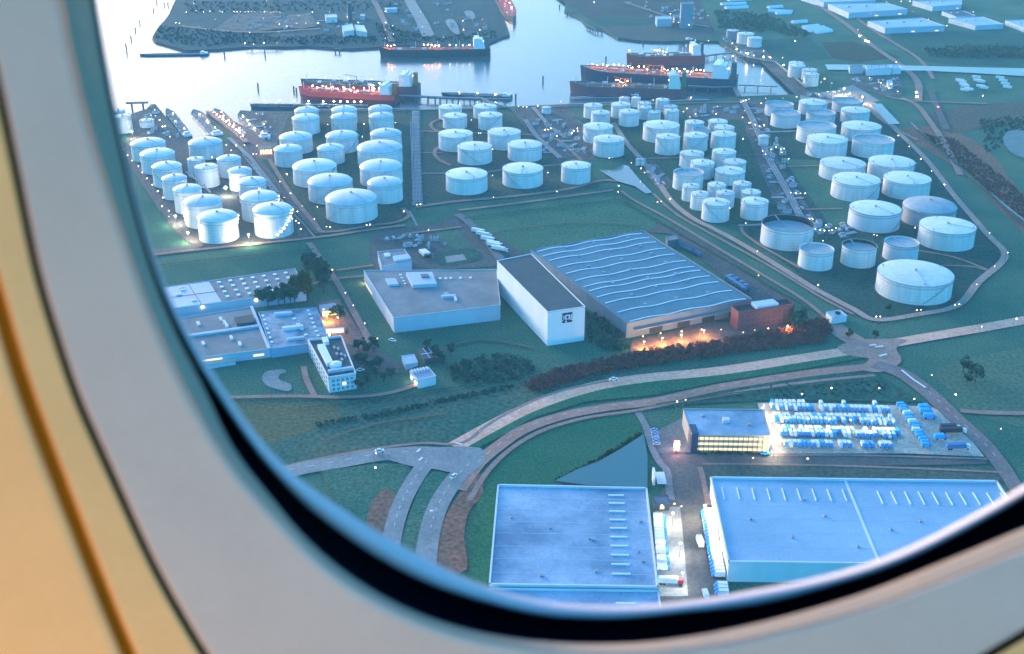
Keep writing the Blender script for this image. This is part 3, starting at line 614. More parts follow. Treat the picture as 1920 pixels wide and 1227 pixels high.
D(515, 592, 115, 195, 'flat', 'slimmest white tank on the quay edge, second of the slim ones', stair=0)
D(570, 680, 165, 250, 'flat', 'slim white tank on the quay, third of the slim ones', stair=0)
D(578, 685, 205, 305, 'flat', 'slim white tank in front of the third slim quay tank', stair=0)
D(652, 762, 238, 325, 'flat', 'small white tank frontmost among the slim quay tanks', stair=0)
D(720, 835, 155, 255, 'flat', 'slim white tank on the quay beside a lamp, fourth of the slim ones', stair=0)
D(790, 905, 190, 262, 'flat', 'slim white tank rightmost in the rear row at the quay', stair=0)
D(797, 917, 228, 335, 'flat', 'slim white tank frontmost at the right end of the quay tanks')
D(105, 355, 380, 506, 'flat', 'wide white tank, rear one of the pair above the triangular pond')
D(190, 450, 490, 623, 'flat', 'wide white tank, front one of the pair above the triangular pond')
D(612, 917, 375, 500, 'flat', 'widest white tank in the middle block between pond and pipe yard')
D(718, 922, 463, 602, 'flat', 'white tank in front of the widest tank of the middle block')
D(968, 1128, 335, 440, 'flat', 'white tank at the back left of the middle block beside the brown yard')
D(1168, 1328, 325, 420, 'flat', 'white tank at the back right of the middle block beside the pipe yard')
D(1030, 1172, 385, 478, 'float', 'small grey-topped tank between the two rear tanks of the middle block')
D(1215, 1385, 378, 472, 'flat', 'bright-roofed white tank, second from back on the right of the middle block')
D(955, 1158, 450, 575, 'flat', 'tall white tank with vertical stripe left, second row of the middle block')
D(1190, 1397, 440, 562, 'flat', 'tall white tank with diagonal stair, second row of the middle block')
D(925, 1125, 605, 718, 'flat', 'white tank, left one of the pair in the centre of the middle block')
D(1197, 1397, 590, 709, 'flat', 'white tank, right one of the pair in the centre of the middle block')
D(1290, 1483, 675, 778, 'flat', 'white tank at the right edge of the middle block, above the wide ladder-roof tank')
D(1013, 1213, 685, 809, 'flat', 'tall white tank behind the open floating-roof tank of the middle block')
D(1222, 1475, 762, 862, 'flat', 'wide white tank with crossed roof ladders in the middle block')
D(868, 1120, 775, 911, 'float', 'white tank with sunken stained roof at the left of the middle block')
D(945, 1095, 878, 1000, 'flat', 'small white tank in front of the sunken-roof tank')
D(1160, 1315, 868, 985, 'flat', 'small pale tank below the wide ladder-roof tank, left one')
D(1375, 1527, 858, 972, 'flat', 'small pale tank below the wide ladder-roof tank, right one')
D(1018, 1173, 945, 1074, 'flat', 'small white tank behind the front left tank of the middle block')
D(1232, 1387, 937, 1055, 'flat', 'small white tank behind and right of the front left tank')
D(1447, 1607, 930, 1035, 'flat', 'small white tank directly behind the front right tank of the middle block')
D(1113, 1342, 1030, 1177, 'flat', 'white tank at the front left corner of the middle block')
D(1443, 1668, 1020, 1158, 'flat', 'white tank at the front right corner of the middle block')
def E(xl, xr, rf, bf, kind, lab, **k): tank(ZE, xl, xr, rf, bf, kind, lab, **k)
gE = mat('grey_white_paint', (.58, .60, .62), .6, col2=(.68, .69, .69), scale=.10, streak=True, spec=.3)
E(122, 315, 150, 226, 'float', 'grey-white sunken-roof tank, back left of the group along the right perimeter road', m=gE)
E(355, 547, 138, 214, 'flat', 'bright-roofed tank in the back row of the group along the right perimeter road')
E(588, 790, 130, 196, 'float', 'grey sunken-roof tank at the back right beside the perimeter road', m=gE)
E(163, 362, 212, 303, 'float', 'grey-white sunken-roof tank, left of the second row along the right perimeter road', m=gE)
E(405, 602, 210, 292, 'float', 'grey sunken-roof tank, middle of the second row along the right perimeter road', m=gE)
E(645, 838, 193, 275, 'flat', 'bright-roofed tank, right of the second row along the right perimeter road')
E(340, 602, 310, 413, 'float', 'wide sunken-roof tank, left of the third row along the right perimeter road')
E(648, 913, 312, 400, 'flat', 'wide bright-roofed tank, right of the third row along the perimeter road')
E(405, 680, 405, 513, 'flat', 'wide green-white roofed tank, left of the fourth row along the perimeter road')
E(722, 1000, 408, 512, 'float', 'wide tank with dented sunken roof, right of the fourth row along the perimeter road')
E(497, 803, 580, 673, 'flat', 'wide white tank, rear left of the four stained-roof tanks')
E(832, 1140, 568, 662, 'flat', 'wide white tank with vertical pipe, rear right of the four stained-roof tanks')
E(578, 900, 695, 813, 'flat', 'wide white tank with diagonal stair, front left of the four stained-roof tanks')
E(934, 1247, 685, 797, 'flat', 'wide white tank, front right of the four stained-roof tanks')
def F(xl, xr, rf, bf, kind, lab, **k): tank(Z4, xl, xr, rf, bf, kind, lab, **k)
F(740, 1073, 230, 348, 'flat', 'wide white tank left of the grey weathered tank', m=gE)
F(1097, 1440, 215, 318, 'dome', 'wide grey weathered steel tank with low domed roof', m=GREYT)
F(1205, 1562, 350, 469, 'flat', 'wide white tank in front of the grey weathered tank')
F(158, 497, 335, 468, 'open', 'wide open-topped tank with dark inside wall and ladder')
F(410, 632, 485, 603, 'float', 'small white tank with sunken stained roof, left of the open small tank')
F(693, 915, 462, 584, 'open', 'small open-topped tank with dark inner rim')
F(973, 1197, 440, 548, 'float', 'small grey-white tank behind the biggest tank', m=gE)
F(922, 1406, 697, 826, 'flat', 'biggest white tank, nearest the perimeter corner at the right')
def H(xl, xr, rf, bf, kind, lab, **k): tank(ZR, xl, xr, rf, bf, kind, lab, **k)
H(-70, 45, 243, 312, 'flat', 'far white tank at the small dock, rear one of the pair')
H(2, 100, 270, 333, 'flat', 'far white tank at the small dock, front one of the pair')
H(286, 390, 445, 520, 'flat', 'white tank on the dock road, rear one of the left pair')
H(283, 396, 470, 552, 'flat', 'white tank on the dock road, front one of the left pair')
H(375, 478, 492, 566, 'flat', 'white tank on the dock road, rear one of the right pair')
H(388, 490, 524, 604, 'flat', 'white tank on the dock road, front one of the right pair')
tank(Z3, 1662, 1762, 258, 335, 'flat', 'dark grey-roofed tank left of the far white pair', m=mat('slate_tank_paint', (.22, .27, .32), .6))
tank(ZC, 1105, 1192, 222, 282, 'flat', 'very small white tank standing in the pipe yard near the quay', stair=0)
tank(ZD, 558, 584, 632, 690, 'flat', 'slim white silo beside the pond, left one of two', name='silo', stair=0)
tank(ZD, 597, 622, 632, 690, 'flat', 'slim white silo beside the pond, right one of two', name='silo', stair=0)
tank(ZE, 78, 146, 362, 424, 'dome', 'small grey silo cluster tank in the right pipe yard', name='silo', stair=0)

# keep neighbours from cutting into each other: the one behind gives way
for it in range(12):
    for i in range(len(TANKS)):
        for j in range(i):
            a, c = TANKS[i], TANKS[j]; d = c[0] - a[0]; gap = d.length - a[1] - c[1] - 1.2
            if gap < 0:
                far = c if c[0].length > a[0].length else a
                dirv = Vector((far[0].x, far[0].y, 0)).normalized()
                k = hgt(far[0] - dirv * far[1], 0)
                far[0] += dirv * (-gap * .6 + .1)
def make_tank(C, r, h, kind, label, name, m, stair, lit):
    if r < 2: r = 2.0
    root = empty(name, (C.x, C.y, 0), 0, label, 'storage tank' if name == 'storage_tank' else 'silo', 'oil storage tanks' if name == 'storage_tank' else 'silos')
    m = m or WHITE; n = 72 if r > 10 else 40
    b = MB(); b.smooth = False
    nc = max(4, int(h / 2.4)); prof = []
    for k in range(nc):
        z0, z1 = h * k / nc, h * (k + 1) / nc; rr = r + .05 * (nc - k)
        prof += [(rr, z0), (rr, z1)]
    b.lathe(prof, n=n); shell = b.build('shell', [m], root)
    shell.data.polygons.foreach_set('use_smooth', [True] * len(shell.data.polygons))
    shell.data.set_sharp_from_angle(angle=R(30))
    b = MB(); zt = h * .86
    for z, wd, hh in ((h - .35, .55, .35), (h * .84, .35, .25)):
        b.lathe([(r + .02 + .05 * nc, z), (r + wd, z), (r + wd, z + hh), (r + .02, z + hh)], n=n)
    b.build('girder_ring', [GREYSTEEL if m in (WHITE,) else STEEL], root)
    if kind == 'dome':
        rise = min(r * .22, 5.2); prof = [(r + .3, h - .05)] + [(r * math.cos(t), h + rise * math.sin(t) ** 1.0) for t in [R(10 * q) for q in range(1, 9)]] + [(.4, h + rise)]
    elif kind == 'flat': rise = max(.6, r * .06); prof = [(r + .3, h - .05), (r * .96, h + rise * .12), (r * .5, h + rise * .62), (.4, h + rise)]
    else: rise = None
    if rise is not None:
        b = MB(); b.lathe(prof, n=n, cap1=True); rf = b.build('roof', [ROOFW if m is not GREYT else GREYT], root)
        rf.data.polygons.foreach_set('use_smooth', [True] * len(rf.data.polygons))
        if r > 6:
            b = MB(); b.lathe([(1.0, h + rise - .2), (1.0, h + rise + 1.1), (1.3, h + rise + 1.2)], n=10, cap1=True)
            b.build('vent', GREYSTEEL, rf)
            for q in range(3):
                a = q * 2.1 + r; b = MB(); b.box((r * .9 * math.cos(a), r * .9 * math.sin(a), h + .8), (.8, .8, 1.4)); b.build('vent', GREYSTEEL, rf)
            a = -1.1 + .6 * math.sin(r * 7); pts = []
            b = MB()
            for q in range(9):
                t = q / 8; rr = r * (1 - t) + .6 * t
                zz = h + (rise * math.sin(math.acos(min(1, rr / r))) if kind == 'dome' else rise * (1 - rr / r)) + .5
                pts.append((rr * math.cos(a), rr * math.sin(a), zz))
            for p, q in zip(pts, pts[1:]): b.bar(p, q, .4, .3)
            b.build('roof_walkway', mat('walkway_steel', (.42, .46, .50), .6), rf)
    else:
        low = h - (5.5 if kind == 'open' and r > 14 else 3.2 if kind == 'open' else 1.6)
        low = max(low, h * .45)
        b = MB(); b.lathe([(r - .05, h), (r - .25, h), (r - .25, low - .3)], n=n); b.build('inner_wall', [INNER if kind == 'open' else m], root)
        b = MB(); b.lathe([(r - .25, low + .5), (r - 1.5, low + .45), (r - 1.6, low), (r * .35, low - .25), (.1, low)], n=n, cap1=True)
        fr = b.build('floating_roof', [FLOATM], root)
        b = MB(); a = 1.9; b.bar((r * math.cos(a), r * math.sin(a), h + .2), (r * .25 * math.cos(a), r * .25 * math.sin(a), low + .4), 1.0, .4)
        b.build('rolling_ladder', GREYSTEEL, fr)
    if stair and r > 6 and (lit or math.sin(C.x * 1.7 + C.y) > -.35):
        b = MB(); a0 = -2.6 + 1.5 * abs(math.sin(C.x * .37)); span = min(1.5, h * 1.35 / r); k = 26; sgn = 1 if math.sin(C.y) > 0 else -1
        pts = [((r + .95) * math.cos(a0 + sgn * span * q / k), (r + .95) * math.sin(a0 + sgn * span * q / k), .4 + (h - .4) * q / k) for q in range(k + 1)]
        for p, q in zip(pts, pts[1:]): b.bar(p, q, .5, .18); b.bar((p[0], p[1], p[2] + 1.1), (q[0], q[1], q[2] + 1.1), .1, .1)
        q = pts[-1]; b.box((q[0], q[1], h + .1), (2.2, 2.2, .3))
        s = b.build('stairway', mat('stair_steel', (.34, .38, .42), .6), root)
        if lit:
            for q in range(2, k, 3):
                p = pts[q]; bb = MB(); bb.octa((p[0] * 1.02, p[1] * 1.02, p[2] + 1.6), .42); bb.build('stair_lamp', L_WHITE, s)
    b = MB(); b.lathe([(r + 1.6, .05), (r + 1.5, .45), (r + .2, .5)], n=n); b.build('foundation', mat('ring_foundation', (.07, .075, .075), .9), root)
    return root
for T in TANKS: make_tank(*T)
# ------------------------------------------------------------------ buildings
def P2(v): return Vector((v.x, v.y))
def lerp(a, b, t): return a + (b - a) * t
class Bld:
    """roof outline given at roof height; walls to the ground; u along first edge, v along last edge"""
    def __init__(s, name, label, cat, roof, h, wall, roofm, group=None, parapet=.8, z0=0., pw=.5, ground_px=False):
        s.h = h; s.pts = [G(x, y, h) for x, y in roof]
        c = sum(s.pts, Vector()) / len(s.pts); s.c = Vector((c.x, c.y, 0))
        s.root = empty(name, s.c, 0, label, cat, group)
        s.loc = [Vector((p.x - s.c.x, p.y - s.c.y)) for p in s.pts]
        b = MB(); b.prism(s.loc, z0, h - .3); b.f.pop(); b.m.pop(); s.wall = b.build('wall', wall, s.root)
        b = MB(); b.prism(s.loc, h - .299, h); s.roof = b.build('roof', roofm, s.root)
        if parapet:
            b = MB(); n = len(s.loc)
            for i in range(n):
                p, q = s.loc[i], s.loc[(i + 1) % n]; d = (q - p).normalized() * pw / 2
                b.bar((p.x - d.x, p.y - d.y, h + parapet / 2), (q.x + d.x, q.y + d.y, h + parapet / 2), pw, parapet)
            b.build('parapet', wall, s.roof)
    def uv(s, u, v):   # bilinear inside the first four corners
        a, b_, c, d = s.loc[:4]; return lerp(lerp(a, b_, u), lerp(d, c, u), v)
    def block(s, u0, v0, u1, v1, z0, z1, name, m, parent=None):
        b = MB(); b.prism([s.uv(u0, v0), s.uv(u1, v0), s.uv(u1, v1), s.uv(u0, v1)], z0, z1); return b.build(name, m, parent or s.root)
    def face(s, i, t0, t1, z0, z1, name, m, out=.12, parent=None, edge=None):
        p, q = edge or (s.loc[i], s.loc[(i + 1) % len(s.loc)]); d = q - p; nn = Vector((d.y, -d.x)).normalized()
        if nn.dot(p + q) < 0: nn = -nn
        a, c = p + d * t0, p + d * t1; b = MB()
        b.prism([a - nn * .05, c - nn * .05, c + nn * out, a + nn * out], z0, z1, True); return b.build(name, m, parent or s.wall)

# -- two large distribution warehouses at the bottom
W1 = Bld('warehouse', 'large blue-roofed warehouse at the bottom with a row of short white rooflights', 'warehouse', [(934, 912), (1212, 918), (1233, 1103), (918, 1098)], 12, WALLW, ROOFB, parapet=1.2, pw=.9)
for i in range(10):
    v = .075 + i * .089
    W1.block(.742 - .01 * i * .1, v, .845, v + .012, 12.0, 12.6, 'rooflight', SKYL, W1.roof)
for v in (.12, .25, .38, .5, .63, .75, .88): W1.block(.01, v, .99, v + .0035, 12.0, 12.05, 'roof_seam', WALLB, W1.roof)
for u, v in ((.62, .55), (.63, .85), (.3, .9), (.93, .35), (.92, .75)): W1.block(u, v, u + .02, v + .02, 12.0, 13.1, 'roof_unit', GREYSTEEL, W1.roof)
for u in (.1, .35, .6, .9): W1.block(u, .3 + u * .4, u + .012, .315 + u * .4, 12.0, 12.9, 'roof_unit', GREYSTEEL, W1.roof)
for i in range(13):
    W1.face(1, .27 + i * .052, .27 + i * .052 + .028, .6, 4.4, 'dock_door', mat('dock_door_grey', (.45, .46, .47), .6))
for t in (.25, .55, .85): W1.face(1, t, t + .012, 8.0, 8.6, 'wall_lamp', L_WHITE, .6)
W1b = Bld('warehouse', 'lower blue-roofed warehouse section continuing beneath the window rim', 'warehouse', [(917, 1106), (1234, 1110), (1248, 1215), (906, 1212)], 11, WALLW, ROOFB, parapet=.9, pw=.8)
W1b.block(.745, .22, .86, .25, 11.0, 11.6, 'rooflight', SKYL, W1b.roof)
W1b.block(.745, .62, .86, .65, 11.0, 11.6, 'rooflight', SKYL, W1b.roof)
W2 = Bld('warehouse', 'huge pale blue-roofed warehouse at the lower right with two rows of thin rooflights', 'warehouse', [(1333, 898), (1868, 905), (1972, 1064), (1366, 1056)], 11, WALLW, ROOFL, parapet=1.3, pw=.9)
for i in range(9): W2.block(.030 + i * .052, .12, .033 + i * .052, .27, 11.0, 11.5, 'rooflight', SKYL, W2.roof)
for i in range(10): W2.block(.565 + i * .047, .14, .568 + i * .047, .30, 11.0, 11.5, 'rooflight', SKYL, W2.roof)
W2.block(.468, .0, .476, 1.0, 11.0, 11.25, 'roof_seam', WALLW, W2.roof)
for v in (.08, .34, .5, .66, .82): W2.block(.01, v, .99, v + .003, 11.0, 11.05, 'roof_seam', WALLB, W2.roof)
for u, v in ((.1, .5), (.22, .7), (.35, .45), (.42, .8), (.55, .6), (.3, .25), (.66, .5)): W2.block(u, v, u + .008, v + .018, 11.0, 12.0, 'roof_unit', GREYSTEEL, W2.roof)
for i in range(20): W2.face(3, .05 + i * .043, .05 + i * .043 + .024, .6, 4.4, 'dock_door', mat('dock_door_grey', (.45, .46, .47), .6))
for t in (.12, .35, .6, .85): W2.face(3, t, t + .010, 8.5, 9.1, 'wall_lamp', L_WARM, .6)
# -- three-storey lit building beside the van park
W3 = Bld('office_building', 'grey-roofed building with three warm lit storeys beside the van park', 'building', [(1281, 768), (1431, 769), (1444, 818), (1297, 816)], 11.5, mat('cream_wall', (.46, .40, .32), .7), ROOFB, parapet=.5)
for k in range(3): W3.face(2, .02, .96, 1.6 + k * 3.5, 3.1 + k * 3.5, 'lit_window_band', WIN_LIT, .15)
for k in range(16):
    W3.face(2, .02 + k * .0625, .028 + k * .0625, .2, 10.9, 'mullion', mat('bronze_frame', (.16, .12, .08), .6), .35)
W3.block(.0, .68, .085, 1.03, 0, 13.2, 'stair_tower', mat('navy_cladding', (.02, .05, .12), .5))
W3.block(.45, .4, .53, .52, 11.5, 13.4, 'roof_plant', WALLW, W3.roof)
W3.block(.2, .2, .24, .3, 11.5, 12.4, 'roof_plant', GREYSTEEL, W3.roof)
W3.block(.75, .55, .8, .62, 11.5, 12.4, 'roof_plant', GREYSTEEL, W3.roof)
# -- middle low warehouse with penthouse volumes
W4 = Bld('warehouse', 'low grey-roofed warehouse with white walls left of the tall white tower block', 'warehouse', [(682, 508), (931, 507), (938, 573), (738, 597)], 11.5, WALLB, ROOFG, parapet=.5)
W4.block(.30, .12, .50, .42, 11.5, 14.2, 'penthouse', WALLB, W4.roof)
W4.block(.12, .22, .2, .36, 11.5, 13, 'penthouse', WALLB, W4.roof)
W4.block(.40, .2, .46, .27, 14.2, 15.2, 'roof_plant', STEEL, W4.roof)
W4.block(.50, .66, .62, .70, 11.5, 13.2, 'roof_plant', WALLB, W4.roof)
W4.block(.60, .70, .62, .80, 11.5, 13.0, 'roof_duct', WALLW, W4.roof)
W4.block(.53, .58, .57, .68, 11.5, 12.6, 'roof_plant', GREYSTEEL, W4.roof)
for u in (.54, .585, .625, .70, .78): W4.block(u, .20, u + .02, .235, 11.5, 12.1, 'rooflight', SKYL, W4.roof)
for v in (.1, .17, .24, .31): W4.block(.25, v, .268, v + .022, 11.5, 12.1, 'rooflight', SKYL, W4.roof)
W4.face(3, .72, .97, 2, 3, 'lit_strip', WIN_LIT, .2)
W4b = Bld('annex_building', 'small grey annex with stepped roof behind the low grey-roofed warehouse', 'building', [(708, 473), (758, 468), (772, 490), (716, 500)], 9, WALLB, ROOFG, parapet=.5)
W4b.block(.45, .55, 1.0, .9, 9, 10.8, 'penthouse', WALLB, W4b.roof); W4b.block(.2, .2, .4, .45, 9, 10, 'roof_plant', WALLW, W4b.roof)
# -- tall white block with emblem
W5 = Bld('high_bay_warehouse', 'tall white windowless block with dark square emblem on its front wall', 'warehouse', [(932, 490), (996, 477), (1097, 576), (1027, 586)], 25.5, mat('bright_white_cladding', (.80, .82, .82), .6, col2=(.72, .75, .76), scale=.05, streak=True), ROOFD, parapet=.5)
b_p, b_q = W5.loc[3], W5.loc[2]
EM = mat('emblem_navy', (.015, .03, .08), .6); EW = mat('emblem_white', (.75, .80, .85), .6)
em = W5.face(0, .39, .66, 15.8, 23.2, 'emblem', EM, .20, edge=(b_p, b_q))
for t0, t1, z0, z1 in ((.42, .445, 18.5, 21.4), (.465, .50, 18.2, 21.6), (.50, .56, 20.9, 21.7), (.56, .595, 18.2, 21.6), (.615, .645, 18.3, 21.5), (.50, .56, 18.2, 18.7), (.39, .42, 17.5, 18.0), (.47, .51, 16.2, 17.4), (.595, .66, 17.5, 18.0)):
    W5.face(0, t0, t1, z0, z1, 'emblem_bar', EW, .32, em, edge=(b_p, b_q))
# -- large shed with wavy roof and skylight lines
shed = [(994.5, 470.5), (1206, 434), (1409, 562), (1175, 608)]
W6 = Bld('shed', 'vast blue-grey shed with long wavy white skylight lines', 'shed', shed, 11, mat('shed_wall', (.20, .25, .29), .7, col2=(.16, .20, .24), scale=.1), SHEDR, parapet=.9)
b = MB(); NU, NV = 36, 28
def shed_z(u): return 11.05 + 0.9 * (.5 - .5 * math.cos(2 * math.pi * u * 3)) * (1 if True else 0)
for j in range(NV + 1):
    for i in range(NU + 1): p = W6.uv(i / NU, j / NV); b.verts([(p.x, p.y, shed_z(i / NU))])
for j in range(NV):
    for i in range(NU): a = j * (NU + 1) + i; b.face((a, a + NU + 1, a + NU + 2, a + 1))
b.build('wavy_roof', SHEDR, W6.roof)
for vv in (.03, .10, .17, .27, .36, .46, .545, .60, .68, .76, .875, .985):
    b = MB()
    for i in range(NU):
        u0, u1 = .035 + i / NU * .93, .035 + (i + 1) / NU * .93; p, q = W6.uv(u0, vv), W6.uv(u1, vv)
        b.bar((p.x, p.y, shed_z(u0) + .25), (q.x, q.y, shed_z(u1) + .2), .85, .4)
    b.build('skylight_line', SKYL, W6.roof)
rr = random.Random(3)
for u in (.27, .52, .78):
    for j in range(7):
        v = .06 + j * .13 + rr.uniform(-.02, .02); p = W6.uv(u + rr.uniform(-.03, .03), v)
        b = MB(); b.box((p.x, p.y, shed_z(u) + .5), (2.0, 2.0, 1.0)); b.build('roof_vent', GREYSTEEL, W6.roof)
for t in (.08, .3, .5, .72): W6.face(2, t, t + .10, .3, 5.0, 'dock_door', mat('dock_recess', (.04, .045, .05), .8))
W6.face(2, .05, .95, 6.5, 7.1, 'canopy', mat('canopy_steel', (.25, .27, .28), .6), 4.0)
# -- red brick office
W6o = Bld('brick_office', 'red brick office block with white roof box at the corner of the vast shed', 'office', [(1371, 577), (1475, 563), (1490, 572), (1385, 588)], 13.5, BRICK, mat('dark_roof', (.03, .04, .045), .85), parapet=1.2)
W6o.block(.34, .1, .72, .9, 13.5, 16.5, 'roof_box', mat('pale_blue_plant', (.48, .60, .72), .6), W6o.roof)
for k in range(3):
    for q in range(10):
        W6o.face(2, .05 + q * .094, .05 + q * .094 + .05, 2.2 + k * 3.7, 3.9 + k * 3.7, 'window', mat('brick_office_glass', (.10, .07, .085), .3), .06)
# -- left long hall
W7 = Bld('factory_hall', 'long low hall with dotted grey roof at the far left by the window rim', 'hall', [(228, 551), (553, 504.5), (574, 547), (258, 588)], 7.5, WALLB, ROOFG, parapet=.4)
W7.block(.0, .03, .49, .97, 7.5, 7.75, 'white_roof_panel', ROOFL, W7.roof)
W7.block(.37, .03, .374, .97, 7.75, 7.9, 'roof_joint', STEEL, W7.roof); W7.block(.0, .5, .49, .52, 7.75, 7.9, 'roof_joint', STEEL, W7.roof)
for i in range(7):
    for j in range(4): W7.block(.53 + i * .066, .1 + j * .22, .55 + i * .066, .16 + j * .22, 7.5, 8.2, 'rooflight', SKYL, W7.roof)
for u, v in ((.31, .1), (.31, .22), (.33, .75), (.27, .4)): W7.block(u, v, u + .03, v + .06, 7.75, 8.5, 'roof_unit', WALLW, W7.roof)
for t in (.30, .62): W7.face(2, t, t + .012, 5.5, 6.2, 'wall_lamp', L_WARM, .5)
# -- left lower complex
W8 = Bld('factory_building', 'low dark-roofed factory with white roof dividers, left of the blue-roofed block', 'factory', [(300, 603), (474, 576), (507, 655), (340, 676)], 6, WALLB, ROOFG, parapet=.5)
W8.block(.0, .46, 1.0, .50, 6, 7.4, 'roof_divider', WALLB, W8.roof); W8.block(.97, .0, 1.0, 1.0, 6, 7.2, 'roof_divider', WALLB, W8.roof)
for u, v in ((.35, .18), (.6, .15), (.62, .24), (.63, .32), (.3, .66), (.62, .62), (.68, .78)): W8.block(u, v, u + .03, v + .08, 6, 7.3, 'roof_unit', WALLW, W8.roof)
W8.block(.75, .25, .95, .42, 6, 8.5, 'penthouse', mat('dark_penthouse', (.05, .07, .08), .8), W8.roof)
W8.face(2, .55, .98, 2.5, 4.3, 'lit_window_band', WIN_LIT, .2)
W8.face(2, .08, .2, 2.0, 3.5, 'lit_window_band', WIN_LIT, .2)
W8c = Bld('loading_canopy', 'long canopy lit yellow along the low dark-roofed factory beside the window rim', 'canopy', [(360, 680), (440, 668), (443, 676), (363, 688)], 3.2, mat('canopy_wall', (.3, .28, .24), .7), mat('cream_canopy', (.55, .5, .4), .7), parapet=0, z0=2.6)
W8c.face(0, .05, .95, 1.2, 2.5, 'lit_strip', WIN_LIT, .15)
W8c.face(2, .02, .98, .0, 2.6, 'back_wall', WALLB, .15)
W8b = Bld('workshop_building', 'blue-roofed workshop block with bright rooflights behind the stepped office', 'workshop', [(485, 586), (593, 578), (618, 640), (508, 655)], 6.5, mat('blue_wall', (.28, .42, .58), .6), mat('mottled_blue_roof', (.07, .12, .17), .7, col2=(.34, .44, .52), scale=.07, detail=6), parapet=.5)
for j in range(7): W8b.block(.03, .1 + j * .12, .07, .135 + j * .12, 6.5, 7.1, 'rooflight', SKYL, W8b.roof)
for j in range(7): W8b.block(.82, .05 + j * .125, .87, .085 + j * .125, 6.5, 7.1, 'rooflight', SKYL, W8b.roof)
for j in range(5): W8b.block(.5 + .03 * j, .1 + j * .16, .56 + .03 * j, .13 + j * .16, 6.5, 7.1, 'rooflight', SKYL, W8b.roof)
W8b.block(.25, .10, .55, .16, 6.5, 8.6, 'roof_monitor', WALLB, W8b.roof); W8b.block(.3, .52, .65, .57, 6.5, 8.6, 'roof_monitor', WALLW, W8b.roof); W8b.block(.3, .82, .6, .86, 6.5, 8.2, 'roof_monitor', WALLB, W8b.roof)
W8d = Bld('lit_shed', 'small open shed lit orange beside the brick yard', 'shed', [(598, 572), (628, 568), (634, 580), (604, 585)], 4.5, WALLW, mat('tin_roof', (.35, .36, .38), .5), parapet=0)
W8d.face(2, .1, .9, .3, 3.6, 'lit_opening', glow('orange_opening', (1, .38, .1), .8), .15)
# -- stepped office with roof terrace volumes
W9 = Bld('office_building', 'white office block with sunken roof and slanted white roof volumes', 'office', [(578, 640), (640, 633), (667, 703), (616, 711)], 10, WALLW, mat('dark_teal_roof', (.03, .06, .075), .8, col2=(.06, .10, .12), scale=.2), parapet=1.5, pw=.7)
W9.block(.16, .22, .38, .72, 10, 13.0, 'roof_volume', mat('bright_plaster', (.80, .81, .80), .6), W9.roof)
W9.block(.40, .02, .56, .16, 10, 12.5, 'roof_volume', mat('bright_plaster', (0, 0, 0)), W9.roof)
W9.block(.10, .84, .98, .88, 10, 12.0, 'roof_beam', WALLB, W9.roof)
b = MB(); p = W9.uv(.44, .74); b.lathe([(4.0, 10.0), (4.0, 12.6), (0.5, 13.4)], (p.x, p.y, 0), 20, cap1=True); b.build('round_roof_volume', mat('bright_plaster', (0, 0, 0)), W9.roof)
for u, v in ((.62, .25), (.72, .3), (.62, .42), (.75, .45), (.84, .5), (.7, .58)): W9.block(u, v, u + .07, v + .06, 10, 11.4, 'roof_unit', GREYSTEEL, W9.roof)
for k in range(3):
    for q in range(8): W9.face(3, .08 + q * .115, .14 + q * .115, 1.2 + k * 3, 2.9 + k * 3, 'window', mat('office_glass', (.22, .30, .36), .2), .06)
    for q in range(5): W9.face(2, .1 + q * .17, .2 + q * .17, 1.2 + k * 3, 2.9 + k * 3, 'window', mat('office_glass', (0, 0, 0)), .06)
W9.face(2, .38, .5, 4.2, 5.9, 'lit_window', glow('cool_lit_window', (1, .95, .85), .8), .12)
# -- little blocks
W10 = Bld('small_office', 'small white block with scalloped roof edge near the bushes', 'building', [(768, 697), (803, 690), (817, 706), (784, 714)], 6, WALLW, mat('lilac_roof', (.30, .34, .42), .7), parapet=.6)
for q in range(6): W10.block(.05 + q * .16, .0, .12 + q * .16, .25, 6, 7.4, 'roof_fin', WALLW, W10.roof)
for t in (.2, .7): W10.face(3, t, t + .15, 2.5, 3.2, 'wall_lamp', L_WARM, .3)
W10b = Bld('flat_roofed_house', 'little square building with pale blue flat roof beside the car port', 'building', [(753, 668), (776, 665), (783, 680), (760, 684)], 4, WALLB, ROOFL, parapet=.3)
W10c = Bld('car_port', 'dark carport with white frame lines right of the pale blue flat roof', 'car port', [(782, 654), (815, 650), (830, 668), (796, 674)], 3.2, mat('port_wall', (.06, .09, .11), .8), mat('port_roof', (.05, .09, .12), .7), parapet=.2)
W10c.block(.3, .0, .33, 1.0, 3.2, 3.4, 'roof_frame', WALLW); W10c.block(.6, .0, .63, 1.0, 3.2, 3.4, 'roof_frame', WALLW); W10c.block(.0, .55, 1.0, .6, 3.4, 3.6, 'roof_frame', WALLB)
W12 = Bld('pump_house', 'small white pump house beside the road junction and perimeter fence', 'pump house', [(1549, 586), (1575, 582), (1588, 593), (1561, 598)], 4.5, WALLW, ROOFL, parapet=.3)
W12.block(.1, .6, .4, .95, 4.5, 5.3, 'roof_unit', GREYSTEEL, W12.roof)
W13 = Bld('gatehouse', 'small dark gatehouse between the two big warehouses', 'gatehouse', [(1224, 930), (1252, 930), (1256, 944), (1228, 945)], 5, mat('gate_wall', (.04, .06, .09), .6), mat('gate_roof', (.10, .14, .20), .7), parapet=.3)
W13.face(2, .35, .65, 1.5, 3.5, 'lit_window', WIN_LIT, .12)
W14 = Bld('switch_house', 'little round-edged grey house at the back corner of the vast shed', 'building', [(1248, 443), (1268, 441), (1272, 449), (1252, 452)], 6, mat('slate_wall', (.10, .14, .17), .7), ROOFG, parapet=.3)
